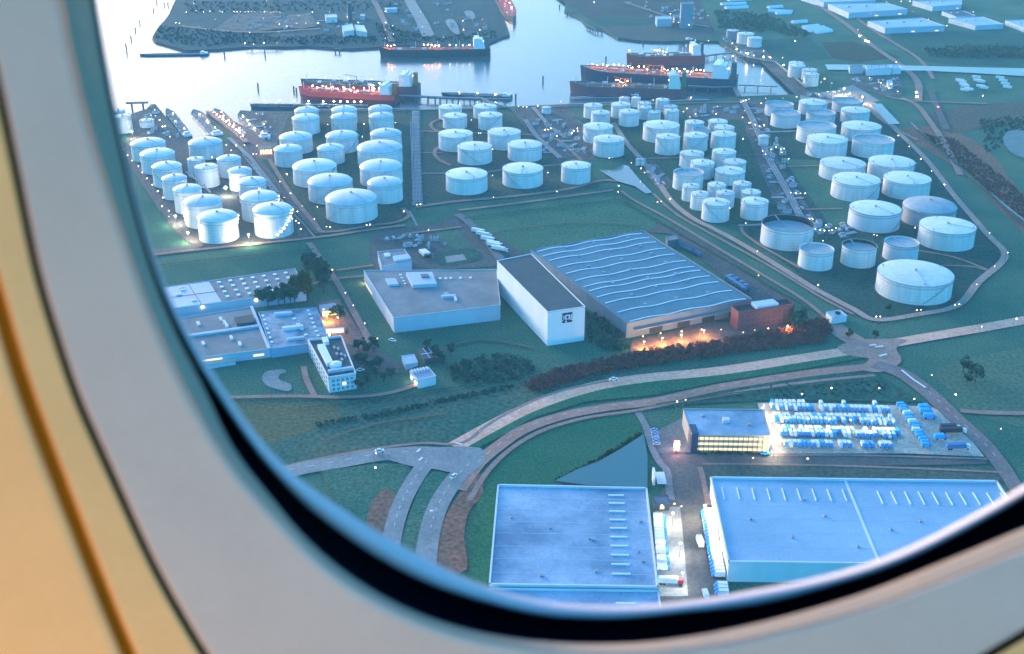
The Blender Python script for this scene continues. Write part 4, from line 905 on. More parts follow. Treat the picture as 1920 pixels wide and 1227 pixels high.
# -- orange lit loading bay at the berths
W15 = Bld('loading_shed', 'small orange-lit loading shed at the head of the pier', 'shed', [(484, 274), (507, 273), (510, 279), (486, 280)], 6, mat('bay_wall', (.15, .12, .1), .7), ROOFG, parapet=0)
for q in range(5): W15.face(2, .04 + q * .195, .15 + q * .195, .5, 5, 'lit_bay', glow('bay_orange', (1, .5, .18), 1.2), .15)
# -- far right business park
def far(label, roof, h, wall=WALLB, rm=ROOFL, name='industrial_hall', units=2, lit=0):
    B_ = Bld(name, label, 'hall' if 'hall' in name else 'building', roof, h, wall, rm, 'far halls' if 'hall' in name else None, parapet=.6)
    for q in range(units): B_.block(.2 + q * .3, .3, .24 + q * .3, .4, h, h + 1.5, 'roof_unit', GREYSTEEL, B_.roof)
    for q in range(lit): B_.face(2, .1 + q * .8 / max(lit, 1), .16 + q * .8 / max(lit, 1), 1.5, 3.0, 'lit_window', WIN_LIT, .2)
    return B_
far('far pale hall at the top edge of the view, left one by the main road', [(1503, -8), (1600, -10), (1642, 1), (1545, 5)], 9)
far('far long pale hall in the second row along the main road', [(1553, 8), (1662, 6), (1702, 18), (1592, 25)], 9, lit=2)
far('far pale hall with vaulted dark patch, front one along the main road', [(1627, 40), (1728, 34), (1772, 49), (1660, 53)], 9, lit=2, units=3)
far('far blue hall at the top right with lit edge', [(1711, 2), (1803, 0), (1803, 9), (1749, 13)], 8, lit=1)
far('far low dark hall between pale halls at the upper right', [(1766, 22), (1806, 21), (1829, 30), (1793, 32)], 6, rm=mat('navy_roof', (.06, .10, .15), .7))
far('far bright hall with pale sloping roof at the upper right', [(1779, 35), (1842, 32), (1882, 46), (1829, 49)], 7)
far('far pale hall cut by the right edge of the view', [(1885, 39), (1952, 36), (1990, 50), (1920, 53)], 7)
far('tall grey silo tower block on the far right headland', [(1276, 4), (1299, 3), (1301, 8), (1278, 9)], 38, mat('tower_grey', (.20, .26, .32), .7), ROOFG, 'tower_block', 1)
far('pale blue box building left of the tall grey tower block', [(1229, 31), (1256, 30), (1260, 36), (1232, 37)], 12, mat('tower_blue', (.36, .48, .60), .7), ROOFL, 'storage_building', 0)
far('low grey building at the foot of the tall tower block', [(1262, 28), (1276, 27), (1279, 33), (1265, 34)], 9, mat('tower_grey', (0, 0, 0)), ROOFG, 'storage_building', 0)
far('white works building left of the two road bridges over the canal', [(1592, 123), (1618, 122), (1620, 127), (1594, 128)], 8, WALLB, ROOFG, 'plant_building', 1)
far('white works building with roof plant in the row by the canal', [(1622, 124), (1668, 122), (1672, 128), (1626, 130)], 9, WALLW, ROOFL, 'plant_building', 3)
far('small white works building at the right end of the row by the canal', [(1670, 122), (1686, 122), (1690, 129), (1674, 130)], 7, WALLW, ROOFL, 'plant_building', 0)
far('small lit hut on the works site below the canal', [(1663, 152), (1671, 151), (1674, 160), (1666, 162)], 5, WALLW, ROOFL, 'plant_building', 0, 1)
far('white square building with lights on the far headland', [(609, 28), (630, 27), (632, 33), (611, 34)], 8, WALLW, ROOFL, 'port_building', 1, 1)
# gabled pair on the headland
for lab, q in (('left half of the white gabled store on the far headland', [(641, 49), (660, 45), (664, 57), (644, 60)]), ('right half of the white gabled store on the far headland', [(665, 47), (682, 48), (688, 61), (668, 58)])):
    far(lab, q, 8, WALLW, mat('bright_roof', (.78, .78, .78), .6), 'port_building', 0)
far('long low shed on the far headland right of the gabled store', [(722, 15), (742, 14), (745, 17), (725, 18)], 6, WALLB, ROOFL, 'port_building', 0)
far('small pale shed at the top middle of the far headland', [(676, 27), (684, 27), (684, 31), (676, 31)], 6, WALLB, ROOFL, 'port_building', 0)
far('tall dark conveyor tower on the far headland', [(650, 4), (658, 3), (659, 6), (651, 7)], 30, mat('tower_dark', (.04, .08, .10), .7), ROOFG, 'tower_block', 0)
# white polytunnels
T_ = [(1365, 2, 1408, 0), (1352, 10, 1398, 8), (1360, 17, 1402, 15), (1440, 16, 1466, 14), (1440, 22, 1486, 24), (1455, 27, 1482, 26), (1485, 44, 1512, 42), (1506, 53, 1534, 50), (1508, 57, 1545, 53), (1516, 60, 1552, 56), (1530, 63, 1558, 59)]
for i, (x0, y0, x1, y1) in enumerate(T_):
    p, q = G(x0, y0), G(x1, y1); c = (p + q) / 2; b = MB(); d = (q - p); L = d.length; nn = Vector((-d.y, d.x, 0)).normalized(); d.normalize()
    k = 8; k0 = b.verts([(e - c) + nn * 5 * math.cos(math.pi * t / k) + Vector((0, 0, 4.5 * math.sin(math.pi * t / k))) for e in (p, q) for t in range(k + 1)])
    for t in range(k): b.face((k0 + t, k0 + t + 1, k0 + k + 2 + t, k0 + k + 1 + t))
    b.face([k0 + t for t in range(k + 1)]); b.face([k0 + k + 1 + t for t in range(k + 1)][::-1])
    tag(b.build('polytunnel', mat('white_polythene', (.72, .75, .78), .4), None, c), 'white arched polytunnel, %s from the left among those at the upper right' % ordinal(i + 1), 'polytunnel', 'white polytunnels')
# ------------------------------------------------------------------ ships, barges, jetties
def hull_mesh(L, B, fb, keel=-2.5, bowl=.2, sternw=.8, flare=.15):
    st = []
    for i in range(25):
        t = i / 24; x = -L / 2 + L * t
        if t > 1 - bowl: s = (t - 1 + bowl) / bowl; w = B / 2 * max(.02, (1 - s ** 2.2))
        elif t < .1: w = B / 2 * (sternw + (1 - sternw) * (t / .1) ** .6)
        else: w = B / 2
        sheer = fb * (1 + .22 * max(0, (t - .82) / .18) ** 1.5)
        st.append((x + (flare * 12 * max(0, (t - .8) / .2) ** 2 if t > .8 else 0), x, w, sheer))
    b = MB()
    for xt, xb, w, z in st:
        b.verts([(xb, -w * .75, keel), (xb, -w * .97, .1), (xt, -w, z), (xt, w, z), (xb, w * .97, .1), (xb, w * .75, keel)])
    for i in range(24):
        for j in range(5):
            if j == 2: continue
            a = i * 6 + j; b.face((a, a + 6, a + 7, a + 1))
    b.face((0, 1, 2, 3, 4, 5)); b.face([24 * 6 + j for j in (5, 4, 3, 2, 1, 0)])
    d = MB(); n = len(st)
    k = d.verts([(xt, -w * .99, z - .9) for xt, xb, w, z in st] + [(xt, w * .99, z - .9) for xt, xb, w, z in st])
    for i in range(n - 1): d.face((k + i, k + i + 1, k + n + i + 1, k + n + i))
    return b, d
def lit_strake(L, B, fb, bowl=.2, sternw=.8, flare=.15):  # upper hull strip added to carry painted-on lamplight
    b = MB(); k = 0
    for i in range(25):
        t = i / 24; x = -L / 2 + L * t
        if t > 1 - bowl: w = B / 2 * max(.02, 1 - ((t - 1 + bowl) / bowl) ** 2.2)
        elif t < .1: w = B / 2 * (sternw + (1 - sternw) * (t / .1) ** .6)
        else: w = B / 2
        z = fb * (1 + .22 * max(0, (t - .82) / .18) ** 1.5); xx = x + (flare * 12 * max(0, (t - .8) / .2) ** 2 if t > .8 else 0); f = .45
        xm = x + (xx - x) * f
        b.verts([(xm, -w * .987 - .06, z * f), (xx, -w - .06, z + .5), (xx, w + .06, z + .5), (xm, w * .987 + .06, z * f)])
    for i in range(24):
        a = i * 4; b.face((a, a + 4, a + 5, a + 1)); b.face((a + 2, a + 6, a + 7, a + 3))
    return b
LAMP_ME = {}
rd = random.Random(9)
SHIP_LIT = glow('ship_window_lit', (1, .85, .6), .9)
def lamp_mesh(m, r):
    key = (m.name, r)
    if key not in LAMP_ME: b = MB(); b.octa((0, 0, 0), r); LAMP_ME[key] = b.mesh('deck_lamp', m)
    return LAMP_ME[key]
def addlamp(parent, p, m, r=.6):
    o = bpy.data.objects.new('deck_lamp', lamp_mesh(m, r)); COL.objects.link(o); o.parent = parent; o.location = p
def ship(name, label, bow, stern, B, fb, hullm, deckm, superm=WHITEP, funnel=None, tiers=4, lamps=(), lm=S_WARM, manifold=None, low=False, group=None, cat='tanker', crane=True, supw=.85, lit_side=None):
    p, q = G(*bow, WZ), G(*stern, WZ); c = (p + q) / 2; d = p - q; L = d.length
    root = empty(name, c, math.atan2(d.y, d.x), label, cat, group)
    hb, db = hull_mesh(L, B, fb); hb.build('hull', hullm, root); lit_side and lit_strake(L, B, fb).build('lit_strake', lit_side, root); db.build('deck', deckm, root)
    dz = fb - .9
    # superstructure near the stern
    if not low:
        sl = max(12, L * .10); x = -L / 2 + sl * 1.0; sb = MB(); z = dz
        for t in range(tiers):
            k = 1 - t * .035; sb.box((x + t * .4, 0, z + 1.4), (sl * k, B * supw * k, 2.8)); z += 2.8
        sb.box((x + sl * .2, 0, z + .9), (sl * .45, B * .98, 1.8))
        s = sb.build('superstructure', superm, root)
        for t in range(tiers):
            k = 1 - t * .035; wb = MB(); wb.box((x + t * .4 + sl * k / 2 + .03, 0, dz + t * 2.8 + 1.7), (.12, B * supw * k * .86, .9)); wb.build('window_row', (GLASSD, SHIP_LIT)[t % 2], s)
        wb = MB(); wb.box((x + sl * .43, 0, z + 1.0), (.12, B * .8, .9)); wb.build('bridge_window', GLASSD, s)
        f = MB(); f.box((x - sl * .75, 0, dz + tiers * 1.7), (sl * .35, B * .22, tiers * 3.2), top=.85); f.build('funnel', funnel or STEEL, root)
        m_ = MB(); m_.bar((x + sl * .1, 0, z), (x + sl * .1, 0, z + 8), .6); m_.bar((x + sl * .1, -3, z + 5.5), (x + sl * .1, 3, z + 5.5), .35); m_.build('mast', WHITEP, root)
    else:
        sb = MB(); x = -L / 2 + 7; sb.box((x, 0, dz + 1.2), (10, B * .8, 2.4)); sb.box((x + 2, 0, dz + 3.2), (5, B * .55, 1.8)); s = sb.build('wheelhouse', superm, root)
        wb = MB(); wb.box((x + 2, 0, dz + 3.5), (5.1, B * .56, .7)); wb.build('window_row', GLASSD, s)
    b = MB(); x0, x1 = (-L * .38, L * .42) if not low else (-L * .36, L * .44)
    for y in (-1.5, 0, 1.5): b.bar((x0, y, dz + 1.1), (x1, y, dz + 1.1), .55)
    for k in range(12): xx = x0 + (x1 - x0) * k / 11; b.bar((xx, -2.5, dz + .6), (xx, 2.5, dz + .6), .4, 1.0)
    b.build('pipe_run', mat('deck_pipe', (.22, .22, .22), .6), root)
    for k in range(6):
        xx = x0 + (x1 - x0) * (k + .5) / 6
        for sgn in (-1, 1):
            h_ = MB(); h_.lathe([(1.1, dz), (1.1, dz + 1.0), (.2, dz + 1.3)], (xx, sgn * B * .3, 0), 10, cap1=True); h_.build('hatch', GREYSTEEL, root)
    if not low:
        b = MB(); b.bar((L * .02, -B * .46, dz + 1.4), (L * .02, B * .46, dz + 1.4), 1.4, 1.0); b.bar((L * .045, -B * .46, dz + 1.4), (L * .045, B * .46, dz + 1.4), 1.4, 1.0)
        b.build('manifold', mat('manifold_steel', (.3, .26, .22), .6), root)
        if crane:
            b = MB(); b.bar((L * .03, 0, dz), (L * .03, 0, dz + 9), 1.0); b.bar((L * .03, 0, dz + 8.5), (L * .13, 0, dz + 11), .7); b.build('crane', manifold or GREYSTEEL, root)
        if manifold:
            b = MB()
            for sx in (-.02, .075):
                for sy in (-1, 1): b.bar((L * sx, sy * B * .4, dz), (L * sx, sy * B * .4, dz + 6), .9)
                b.bar((L * sx, -B * .4, dz + 6), (L * sx, B * .4, dz + 6), .9)
            for sy in (-1, 1): b.bar((L * -.02, sy * B * .4, dz + 6), (L * .075, sy * B * .4, dz + 6), .9)
            b.build('gantry', manifold, root)
        for k in range(7):
            e = MB(); e.box((-L * .3 + k * L * .105 + rd.uniform(-3, 3), rd.choice((-1, 1)) * B * rd.uniform(.1, .32), dz + 1.2), (rd.uniform(3, 7), rd.uniform(2, 4), 2.4)); e.build('deck_house', rd.choice((WHITEP, GREYSTEEL, WALLB)), root)
        for k in range(3):
            e = MB(); xx = L * (-.22 + .2 * k); e.bar((xx, 0, dz), (xx, 0, dz + 11), .5); e.bar((xx, -3, dz + 8), (xx, 3, dz + 8), .35); e.build('vent_mast', WHITEP, root)
        b = MB(); b.bar((L * .46, 0, fb), (L * .46, 0, fb + 9), .5); b.bar((L * .46, -1.5, fb + 6), (L * .46, 1.5, fb + 6), .3); b.build('foremast', WHITEP, root)
    for (t, y, z, m) in lamps: addlamp(root, (-L / 2 + L * t, y * B / 2, dz + z), m)
    return root
RH = mat('dark_purple_hull', (.24, .07, .09), .5, col2=(.29, .085, .105), scale=.05)
BH = mat('black_hull', (.022, .035, .05), .45); NH = mat('navy_hull', (.035, .055, .11), .45)
DR = mat('red_deck', (.62, .07, .055), .7, col2=(.50, .06, .05), scale=.1); DG = mat('green_deck', (.04, .14, .10), .7, col2=(.06, .17, .12), scale=.1)
DO = mat('orange_deck', (.55, .17, .09), .7, col2=(.45, .14, .08), scale=.1); DD = mat('dark_deck', (.05, .055, .06), .8)
ORG = mat('orange_paint', (.55, .16, .04), .5); GRN = mat('green_paint', (.03, .20, .10), .5)
rl = random.Random(11)
def row(n, t0, t1, y, z, m, jit=.2): return [(t0 + (t1 - t0) * (i + .5) / n, y + rl.uniform(-jit, jit), z, m) for i in range(n)]
ship('tanker', 'green-decked tanker moored behind the red-lit tanker', (568, 171), (786, 178), 28, 13, mat('plum_hull', (.16, .06, .09), .5), DG, tiers=5, funnel=ORG, lamps=row(4, .05, .2, -.9, 9, S_WARM) + row(3, .3, .9, 0, 6, L_WHITE))
ship('tanker', 'red-decked tanker glowing under orange deck lamps, nearest the quay at left', (564, 184), (745, 194), 24, 12, mat('red_purple_hull', (.26, .028, .045), .5), DR, tiers=4, lamps=row(9, .08, .28, -.1, 4.5, S_WARM, .7) + row(8, .34, .92, .2, 4, S_ORANGE, .5) + row(8, .1, .95, -.85, 3.0, S_ORANGE, .1) + row(6, .12, .24, 0, 12, L_WHITE, .8), funnel=ORG, lit_side=mat('red_lit_hull', (.85, .075, .07), .5))  # brighter red on the upper side paints in the lamp-lit hull
ship('tanker', 'black-hulled tanker lying against the far headland', (714, 106), (919, 103), 26, 11, BH, DR, tiers=5, lamps=row(5, .45, .62, 0, 5, S_ORANGE, .6) + row(3, .86, .95, 0, 5, S_ORANGE, .5) + row(5, .1, .4, .2, 5, L_WHITE) + row(4, .05, .12, -.6, 8, S_WARM))
ship('tanker', 'green-decked tanker with dark red hull, rearmost of the three at right', (1176, 121), (1318, 118), 27, 13, mat('oxblood_hull', (.36, .05, .06), .5), DG, tiers=5, lamps=row(7, .05, .16, -.2, 10, L_WHITE, .8) + row(5, .5, .65, 0, 6, S_WARM, .6) + row(1, .97, .98, 0, 7, S_WARM))
ship('tanker', 'large navy tanker with orange-lit deck and black funnel, middle one at right', (1090, 148), (1381, 166), 38, 15, NH, DO, tiers=6, funnel=STEEL, manifold=ORG, lamps=row(9, .05, .16, -.3, 12, L_WHITE, .8) + row(12, .2, .5, -.2, 5, S_ORANGE, .5) + row(12, .55, .95, -.2, 5, S_ORANGE, .5) + row(6, .10, .25, -1.02, -4, S_WARM, 0))
ship('tanker', 'purple-hulled tanker with green funnel and pale bridge, nearest of the three at right', (1070, 174), (1286, 181), 30, 12, RH, mat('olive_deck', (.075, .105, .075), .8, col2=(.10, .11, .09), scale=.1), tiers=6, superm=mat('pale_green_white', (.62, .76, .68), .6), funnel=GRN, manifold=ORG, lamps=row(7, .08, .16, -.3, 10, L_WHITE, .8) + row(7, .5, .62, 0, 5, S_ORANGE, .6))
ship('tanker', 'red-lit ship whose bow shows beyond the tip of the far headland', (962, 46), (920, -40), 26, 10, BH, DR, tiers=5, lamps=row(10, .4, .95, 0, 4, L_RED, .6) + row(4, .5, .9, .3, 5, S_WARM))
# inland barges
GB = mat('barge_deck', (.46, .44, .42), .7, col2=(.24, .25, .26), scale=.15, detail=6)
def barge(label, bow, stern, lm=S_WARM, n=3, hm=NH, dm=GB, B=13, fb=3.4, sm=WHITEP): return ship('barge', label, bow, stern, B, fb, hm, dm, superm=sm, low=True, cat='barge', group='moored inland barges', lamps=row(n, .1, .9, 0, 2.5, lm, .5))
barge('slim tank barge lying against the left quay of the basin', (314, 210), (354, 262), L_WHITE, 3, B=11)
barge('wide tank barge in the middle of the basin, left of the lamp-lit pier', (364, 212), (410, 260), S_WARM, 3, B=15)
barge('tank barge on the right side of the lamp-lit pier', (404, 210), (454, 259), S_ORANGE, 5, B=13)
barge('tank barge in the right-hand basin beside an orange lamp', (450, 218), (500, 265), S_WARM, 5, B=14)
barge('long dark blue barge lying along the outer quay', (472, 203), (592, 205), S_WARM, 0, B=12)
barge('dark loaded barge moored behind the jetty right of the red-lit tanker', (830, 180), (960, 185), S_WARM, 3, B=13)
barge('flat dark barge drifting below the far headland', (264, 105), (392, 103), L_WHITE, 0, B=12, fb=2.2)
barge('low dark barge moored off the far right headland', (1246, 80), (1300, 77), L_WHITE, 0, B=10, fb=2.5)
# small craft
def boat(label, bow, stern, B=6):
    return ship('tug_boat', label, bow, stern, B, 2.6, NH, GB, low=True, cat='boat', lamps=row(2, .2, .8, 0, 3, S_WARM))
boat('little tug beside the outer quay behind the back row of tanks', (594, 203), (621, 204), 8)
boat('small launch with pale wake in front of the purple-hulled tanker', (1200, 183), (1180, 182), 6)
b = MB()
for s in (-1, 1):
    P = [G(1180, 182 + s * .6, WZ), G(1150, 181.5 + s * 1.6, WZ), G(1110, 182 + s * 1.5, WZ), G(1070, 184 + s * 1.0, WZ)]
    for p, q in zip(P, P[1:]): b.sheet([(p.x, p.y - 1), (q.x, q.y - 1), (q.x, q.y + 1), (p.x, p.y + 1)], WZ + .12)
tag(b.build('foam', mat('wake_foam', (.62, .66, .70), .9)), 'thin pale wake behind the small launch', kind='stuff')
# jetties
JM = mat('jetty_deck', (.13, .14, .15), .85, col2=(.09, .10, .11), scale=.1)
def jetty(label, px, wd, name='jetty', zt=2.0, piles=True, lampn=0, lm=S_WARM, pipe=True):
    P = [G(x, y, zt) for x, y in px]; c = sum(P, Vector()) / len(P); c.z = 0; root = empty(name, c, 0, label, 'jetty')
    b = MB()
    for p, q in zip(P, P[1:]): b.bar(p - c, q - c, wd, .8)
    b.build('deck', JM, root)
    for p, q in zip(P, P[1:]):
        n = max(2, int((q - p).length / 14)); d = (q - p).normalized(); nn = Vector((-d.y, d.x, 0)) * wd * .4
        for i in range(n):
            c2 = lerp(p, q, (i + .5) / n) - c
            if piles:
                for s in (-1, 1):
                    e = MB(); e.bar((c2.x + nn.x * s, c2.y + nn.y * s, WZ - 2), (c2.x + nn.x * s, c2.y + nn.y * s, zt - .4), 1.0); e.build('pile', STEEL, root)
    if pipe:
        b = MB()
        for p, q in zip(P, P[1:]):
            for o in (-.25, 0, .25):
                d = (q - p).normalized(); nn = Vector((-d.y, d.x, 0)) * wd * o; b.bar(p - c + nn + Vector((0, 0, 1)), q - c + nn + Vector((0, 0, 1)), .5)
        b.build('pipe_run', GREYSTEEL, root)
    tot = [(p, q) for p, q in zip(P, P[1:])]
    for i in range(lampn):
        p, q = tot[int(i * len(tot) / lampn)]; f = (i * len(tot) / lampn) % 1; a = lerp(p, q, f) - c; addlamp(root, (a.x, a.y, zt + 5), lm, .7)
        e = MB(); e.bar((a.x, a.y, zt), (a.x, a.y, zt + 4.6), .25); e.build('lamp_post', STEEL, root)
    return root
jetty('long jetty running right from the red-lit tanker with a ramp to the shore', [(745, 180), (860, 185), (900, 184), (925, 196), (950, 202)], 7)
jetty('low jetty platform along the near side of the moored dark barge', [(805, 184), (958, 187)], 5)
jetty('thin walkway jetty right of the three tankers', [(1385, 160), (1458, 163)], 3, pipe=False)
jetty('long dark jetty from the rearmost tanker to the small dock', [(1318, 106), (1350, 102), (1380, 99)], 5)
jetty('quay jetty with angled end in front of the far white dock tanks', [(1381, 99), (1408, 110), (1455, 118), (1512, 165)], 4, lampn=4)
jetty('loading jetty at the stern of the large navy tanker', [(1290, 162), (1340, 165), (1376, 163), (1386, 182)], 6)
jetty('lamp-lit finger jetty of the outer quay behind the long dark blue barge', [(470, 196), (620, 198), (690, 199)], 4, lampn=11)
jetty('railed quay walkway with pillars at the far left', [(236, 194), (278, 193)], 5, lampn=0, zt=4)
jetty('lamp-lit pier between the two barges in the basin', [(391, 210), (425, 236), (463, 268)], 7, lampn=12, lm=S_ORANGE)
jetty('short berth stage at the tip of the far right headland', [(1058, 22), (1082, 24)], 3, pipe=False)
jetty('berth stage with dolphins below the far right headland', [(1100, 46), (1118, 56), (1132, 58)], 4, pipe=False)
jetty('tiny landing stage on the left shore of the far headland', [(304, 6), (318, 6)], 3, pipe=False)
jetty('white landing stage at the near tip of the far headland', [(460, 88), (530, 86)], 4, pipe=False, lampn=2, lm=L_WHITE)
jetty('coal quay stage under the far headland conveyor', [(625, 92), (640, 92)], 6, pipe=False)
# mooring piles
for i, (x, y, h) in enumerate([(237.5, 96, 11), (246, 75, 6), (254, 59.5, 6), (262, 45, 5), (288, 22, 5), (294, 7, 6), (421, 106, 6), (497, 105, 6), (484, 167, 7), (551, 171, 6), (556, 175, 6), (967, 188, 7), (1018, 154, 7), (1136, 115, 6), (1049, 15, 5), (1206, 82, 6), (1473, 140, 5)]):
    p = G(x, y, WZ); b = MB(); b.lathe([(1.0, -2), (1.0, h), (1.25, h), (1.25, h + .5)], n=10, cap1=True); b.box((0, 0, h * .6), (2.6, .4, .4))
    where = 'in the left-hand line off the far headland' if i < 6 else 'near the far headland shore' if i < 8 else 'left of the tanker bows' if i < 11 else 'in the open water at right'
    k = i + 1 if i < 6 else i - 5 if i < 8 else i - 7 if i < 11 else i - 10
    tag(b.build('mooring_pile', STEEL, None, p), 'dark mooring pile, %s counted from the nearest %s' % (ordinal(k), where), 'mooring pile', 'dark mooring piles in the water')
# ------------------------------------------------------------------ vehicles
def van_mesh(name, body, front, L=5.9, W=2.0, H=2.6):
    b = MB()
    b.mi = 0; b.box((-.75, 0, .45 + (H - .45) / 2), (L - 1.5, W, H - .45), top=.97)
    b.mi = 1; b.box((L / 2 - .78, 0, .95), (1.55, W * .97, 1.0), top=.93); b.box((L / 2 - 1.75, 0, H + .03), (.5, W * .9, .06))
    b.mi = 1; b.prism([(L / 2 - 1.5, -W * .46), (L / 2 - .75, -W * .44), (L / 2 - .75, W * .44), (L / 2 - 1.5, W * .46)], 1.45, 1.5)
    k = b.verts([(L / 2 - 1.5, -W * .46, 1.45), (L / 2 - .6, -W * .44, 1.45), (L / 2 - .6, W * .44, 1.45), (L / 2 - 1.5, W * .46, 1.45), (L / 2 - 1.5, -W * .44, H - .1), (L / 2 - 1.5, W * .44, H - .1)])
    for q in ((0, 1, 4), (1, 2, 5, 4), (2, 3, 5)): b.face([k + i for i in q])
    b.mi = 3
    for x in (-L * .3, L * .3):
        for s in (-1, 1): b.box((x, s * W * .46, .35), (.7, .25, .7))
    return b.mesh(name, [body, front, GLASSD, TYRE])
VAN = van_mesh('delivery_van', WHITEP, BLUEP); VANW = van_mesh('delivery_van', WHITEP, WHITEP); VANB = van_mesh('delivery_van', CYANP, BLUEP); BOXV = van_mesh('box_van', WHITEP, BLUEP, 7.2, 2.35, 3.4)
def car_mesh(col):
    b = MB(); b.mi = 0; b.box((0, 0, .65), (4.3, 1.75, .7), top=.95); b.mi = 1; b.box((-.2, 0, 1.25), (2.4, 1.55, .55), top=.8); b.mi = 0; b.box((-.2, 0, 1.54), (1.85, 1.2, .05))
    b.mi = 2
    for x in (-1.35, 1.35):
        for s in (-1, 1): b.box((x, s * .8, .32), (.64, .2, .64))
    return b.mesh('car', [col, GLASSD, TYRE])
CARW = car_mesh(WHITEP); CARD = car_mesh(mat('dark_car_paint', (.03, .035, .045), .35)); CARS = car_mesh(mat('silver_car_paint', (.45, .47, .5), .35)); CARB = car_mesh(CYANP)
def put(me, name, p, rz, label, cat, group, s=1.):
    o = bpy.data.objects.new(name, me); COL.objects.link(o); o.location = (p.x, p.y, LAYER[0] + .02); o.rotation_euler = (0, 0, rz)
    if s != 1: o.scale = (s, s, s)
    return tag(o, label, cat, group)
rv = random.Random(5)
def vanrow(a, c, n, label, me=None, skip=(), face=-90, sp=None):
    k = 0
    for i in range(n):
        if i in skip or rv.random() < .05: continue
        k += 1; p = lerp(G(*a), G(*c), i / (n - 1)) + Vector((rv.uniform(-.2, .2), rv.uniform(-.3, .3), 0)); m = me or rv.choice((VAN, VAN, VAN, VAN, VAN, VAN, VANW, VANW, VANB))
        put(m, 'delivery_van', p, R(face + rv.uniform(-5, 5)), '%svan, %s from left, %s of the van park' % ('bright blue ' if m is VANB else 'white ', ordinal(k), label), 'van', 'vans in the van park')
vanrow((1447, 764), (1640, 766), 24, 'the sparse rear line', skip=(8, 9, 10, 12, 13, 14, 15, 17, 18, 19, 20, 21, 22))
vanrow((1448, 770), (1663, 776), 27, 'the second line from the back')
vanrow((1452, 788), (1668, 792), 27, 'the third line from the back')
vanrow((1455, 794.5), (1673, 799), 27, 'the fourth line from the back', skip=(14, 16, 18))
vanrow((1460, 812), (1682, 817.5), 27, 'the fifth line from the back', skip=(17, 18))
vanrow((1464, 819), (1674, 824), 26, 'the sixth line from the back', skip=(13, 16, 22))
vanrow((1472, 839.5), (1668, 842.5), 24, 'the front line', skip=(11, 15, 16, 20))
for i in range(15):
    p = lerp(G(1690, 766), G(1737, 842), i / 14); wv = i in (3, 6, 9)
    put(VANW if wv else VANB, 'delivery_van', p + Vector((rv.uniform(-.5, .5), 0, 0)), R(rv.uniform(-8, 8)), '%s van, %s from back, slanting column right of the van park' % ('white' if wv else 'bright blue', ordinal(i + 1)), 'van', 'blue vans in the slanting column')
for lab, x, y, me, rz in (('bright blue van near the back right corner of the van park', 1732, 772, VANB, 5), ('bright blue van just below another near the back right corner', 1735, 780, VANB, 0), ('bright blue van right beside the lower of the two at the back right corner', 1742, 789, VANB, -6), ('lone bright blue van in the open right part of the van park', 1762, 828, VANB, 3)):
    put(me, 'delivery_van', G(x, y), R(rz), lab, 'van', None, 1.35)
def truck(name, label, p, rz, bodym, cabm, L=11., group=None):
    o = empty(name, (p.x, p.y, LAYER[0] + .02), rz, label, 'truck', group)
    b = MB(); b.box((-1.4, 0, 2.5), (L - 2.8, 2.5, 2.8)); b.build('cargo_box', bodym, o)
    b = MB(); b.box((L / 2 - 1.1, 0, 1.7), (2.1, 2.4, 2.5), top=.93); cb = b.build('cab', cabm, o)
    b = MB(); b.box((L / 2 - .08, 0, 2.2), (.12, 2.1, .9)); b.build('windscreen', GLASSD, cb)
    b = MB(); b.box((-.8, 0, .85), (L - 2, 1.0, .4)); b.build('chassis', STEEL, o)
    for x in (-L / 2 + 1.4, -L / 2 + 2.8, L / 2 - 1.5):
        for s in (-1, 1): w_ = MB(); w_.box((x, s * 1.05, .5), (1.0, .35, 1.0)); w_.build('wheel', TYRE, o)
    return o
DKB = mat('dark_truck_paint', (.035, .03, .045), .5)
truck('truck', 'dark articulated truck with white cab parked at the right of the van park', G(1785, 817), R(2), DKB, WHITEP, 16)
truck('truck', 'blue truck with white cab at the front right corner of the van park', G(1795, 847), R(3), mat('mid_blue', (.06, .2, .42), .5), WHITEP, 14)
truck('truck', 'second dark truck behind the one with white cab in the van park', G(1780, 811), R(2), DKB, mat('pale_green_cab', (.4, .55, .5), .4), 12)
for i, y in enumerate([978, 983.5, 989.5, 995, 1001, 1007, 1013, 1019, 1025, 1038, 1043, 1057, 1062, 1073]):
    x = 1236 + (y - 978) * .085; p = G(x, y)
    put(BOXV, 'box_van', p, R(-3), 'box van with blue nose, %s from the far end, left warehouse docks' % ordinal(i + 1), 'van', 'vans at the left warehouse docks', .92)
for i in range(20):
    t = i / 19; p = lerp(G(1325, 968), G(1346, 1086), t)
    put(BOXV, 'box_van', p, R(177), 'box van with blue nose, %s from the far end, right warehouse docks' % ordinal(i + 1), 'van', 'vans at the right warehouse docks', .92)
for i, (x, y) in enumerate(((1350, 1107), (1351, 1114), (1352, 1121))): put(BOXV, 'box_van', G(x, y), R(177), 'white box van, %s from the back of the three nearest the window rim' % ordinal(i + 1), 'van', 'vans near the window rim', .92)
put(BOXV, 'box_van', G(1311, 1024), R(95), 'white box van driving alone between the two warehouses', 'van', None, 1.15)
put(VANW, 'delivery_van', G(1322, 1122), R(95), 'white van alone on the asphalt near the window rim', 'van', None, 1.1)
truck('truck', 'white lorry with red cab at the front end of the left warehouse docks', G(1257, 1100), R(-3), WHITEP, mat('red_cab', (.5, .03, .03), .4), 12)
for i, (x, y) in enumerate([(899, 441), (908, 447), (917, 456), (927, 464), (929, 467.5), (937, 474)]):
    truck('trailer_truck', 'white trailer truck, %s from the back in the row behind the tall white block' % ordinal(i + 1), G(x, y), R(-28), WHITEP, WHITEP if i % 2 else DKB, 15, 'white trailer trucks')
truck('trailer_truck', 'white trailer, left one of the pair on the works yard', G(794, 484), R(-62), WHITEP, DKB, 13)
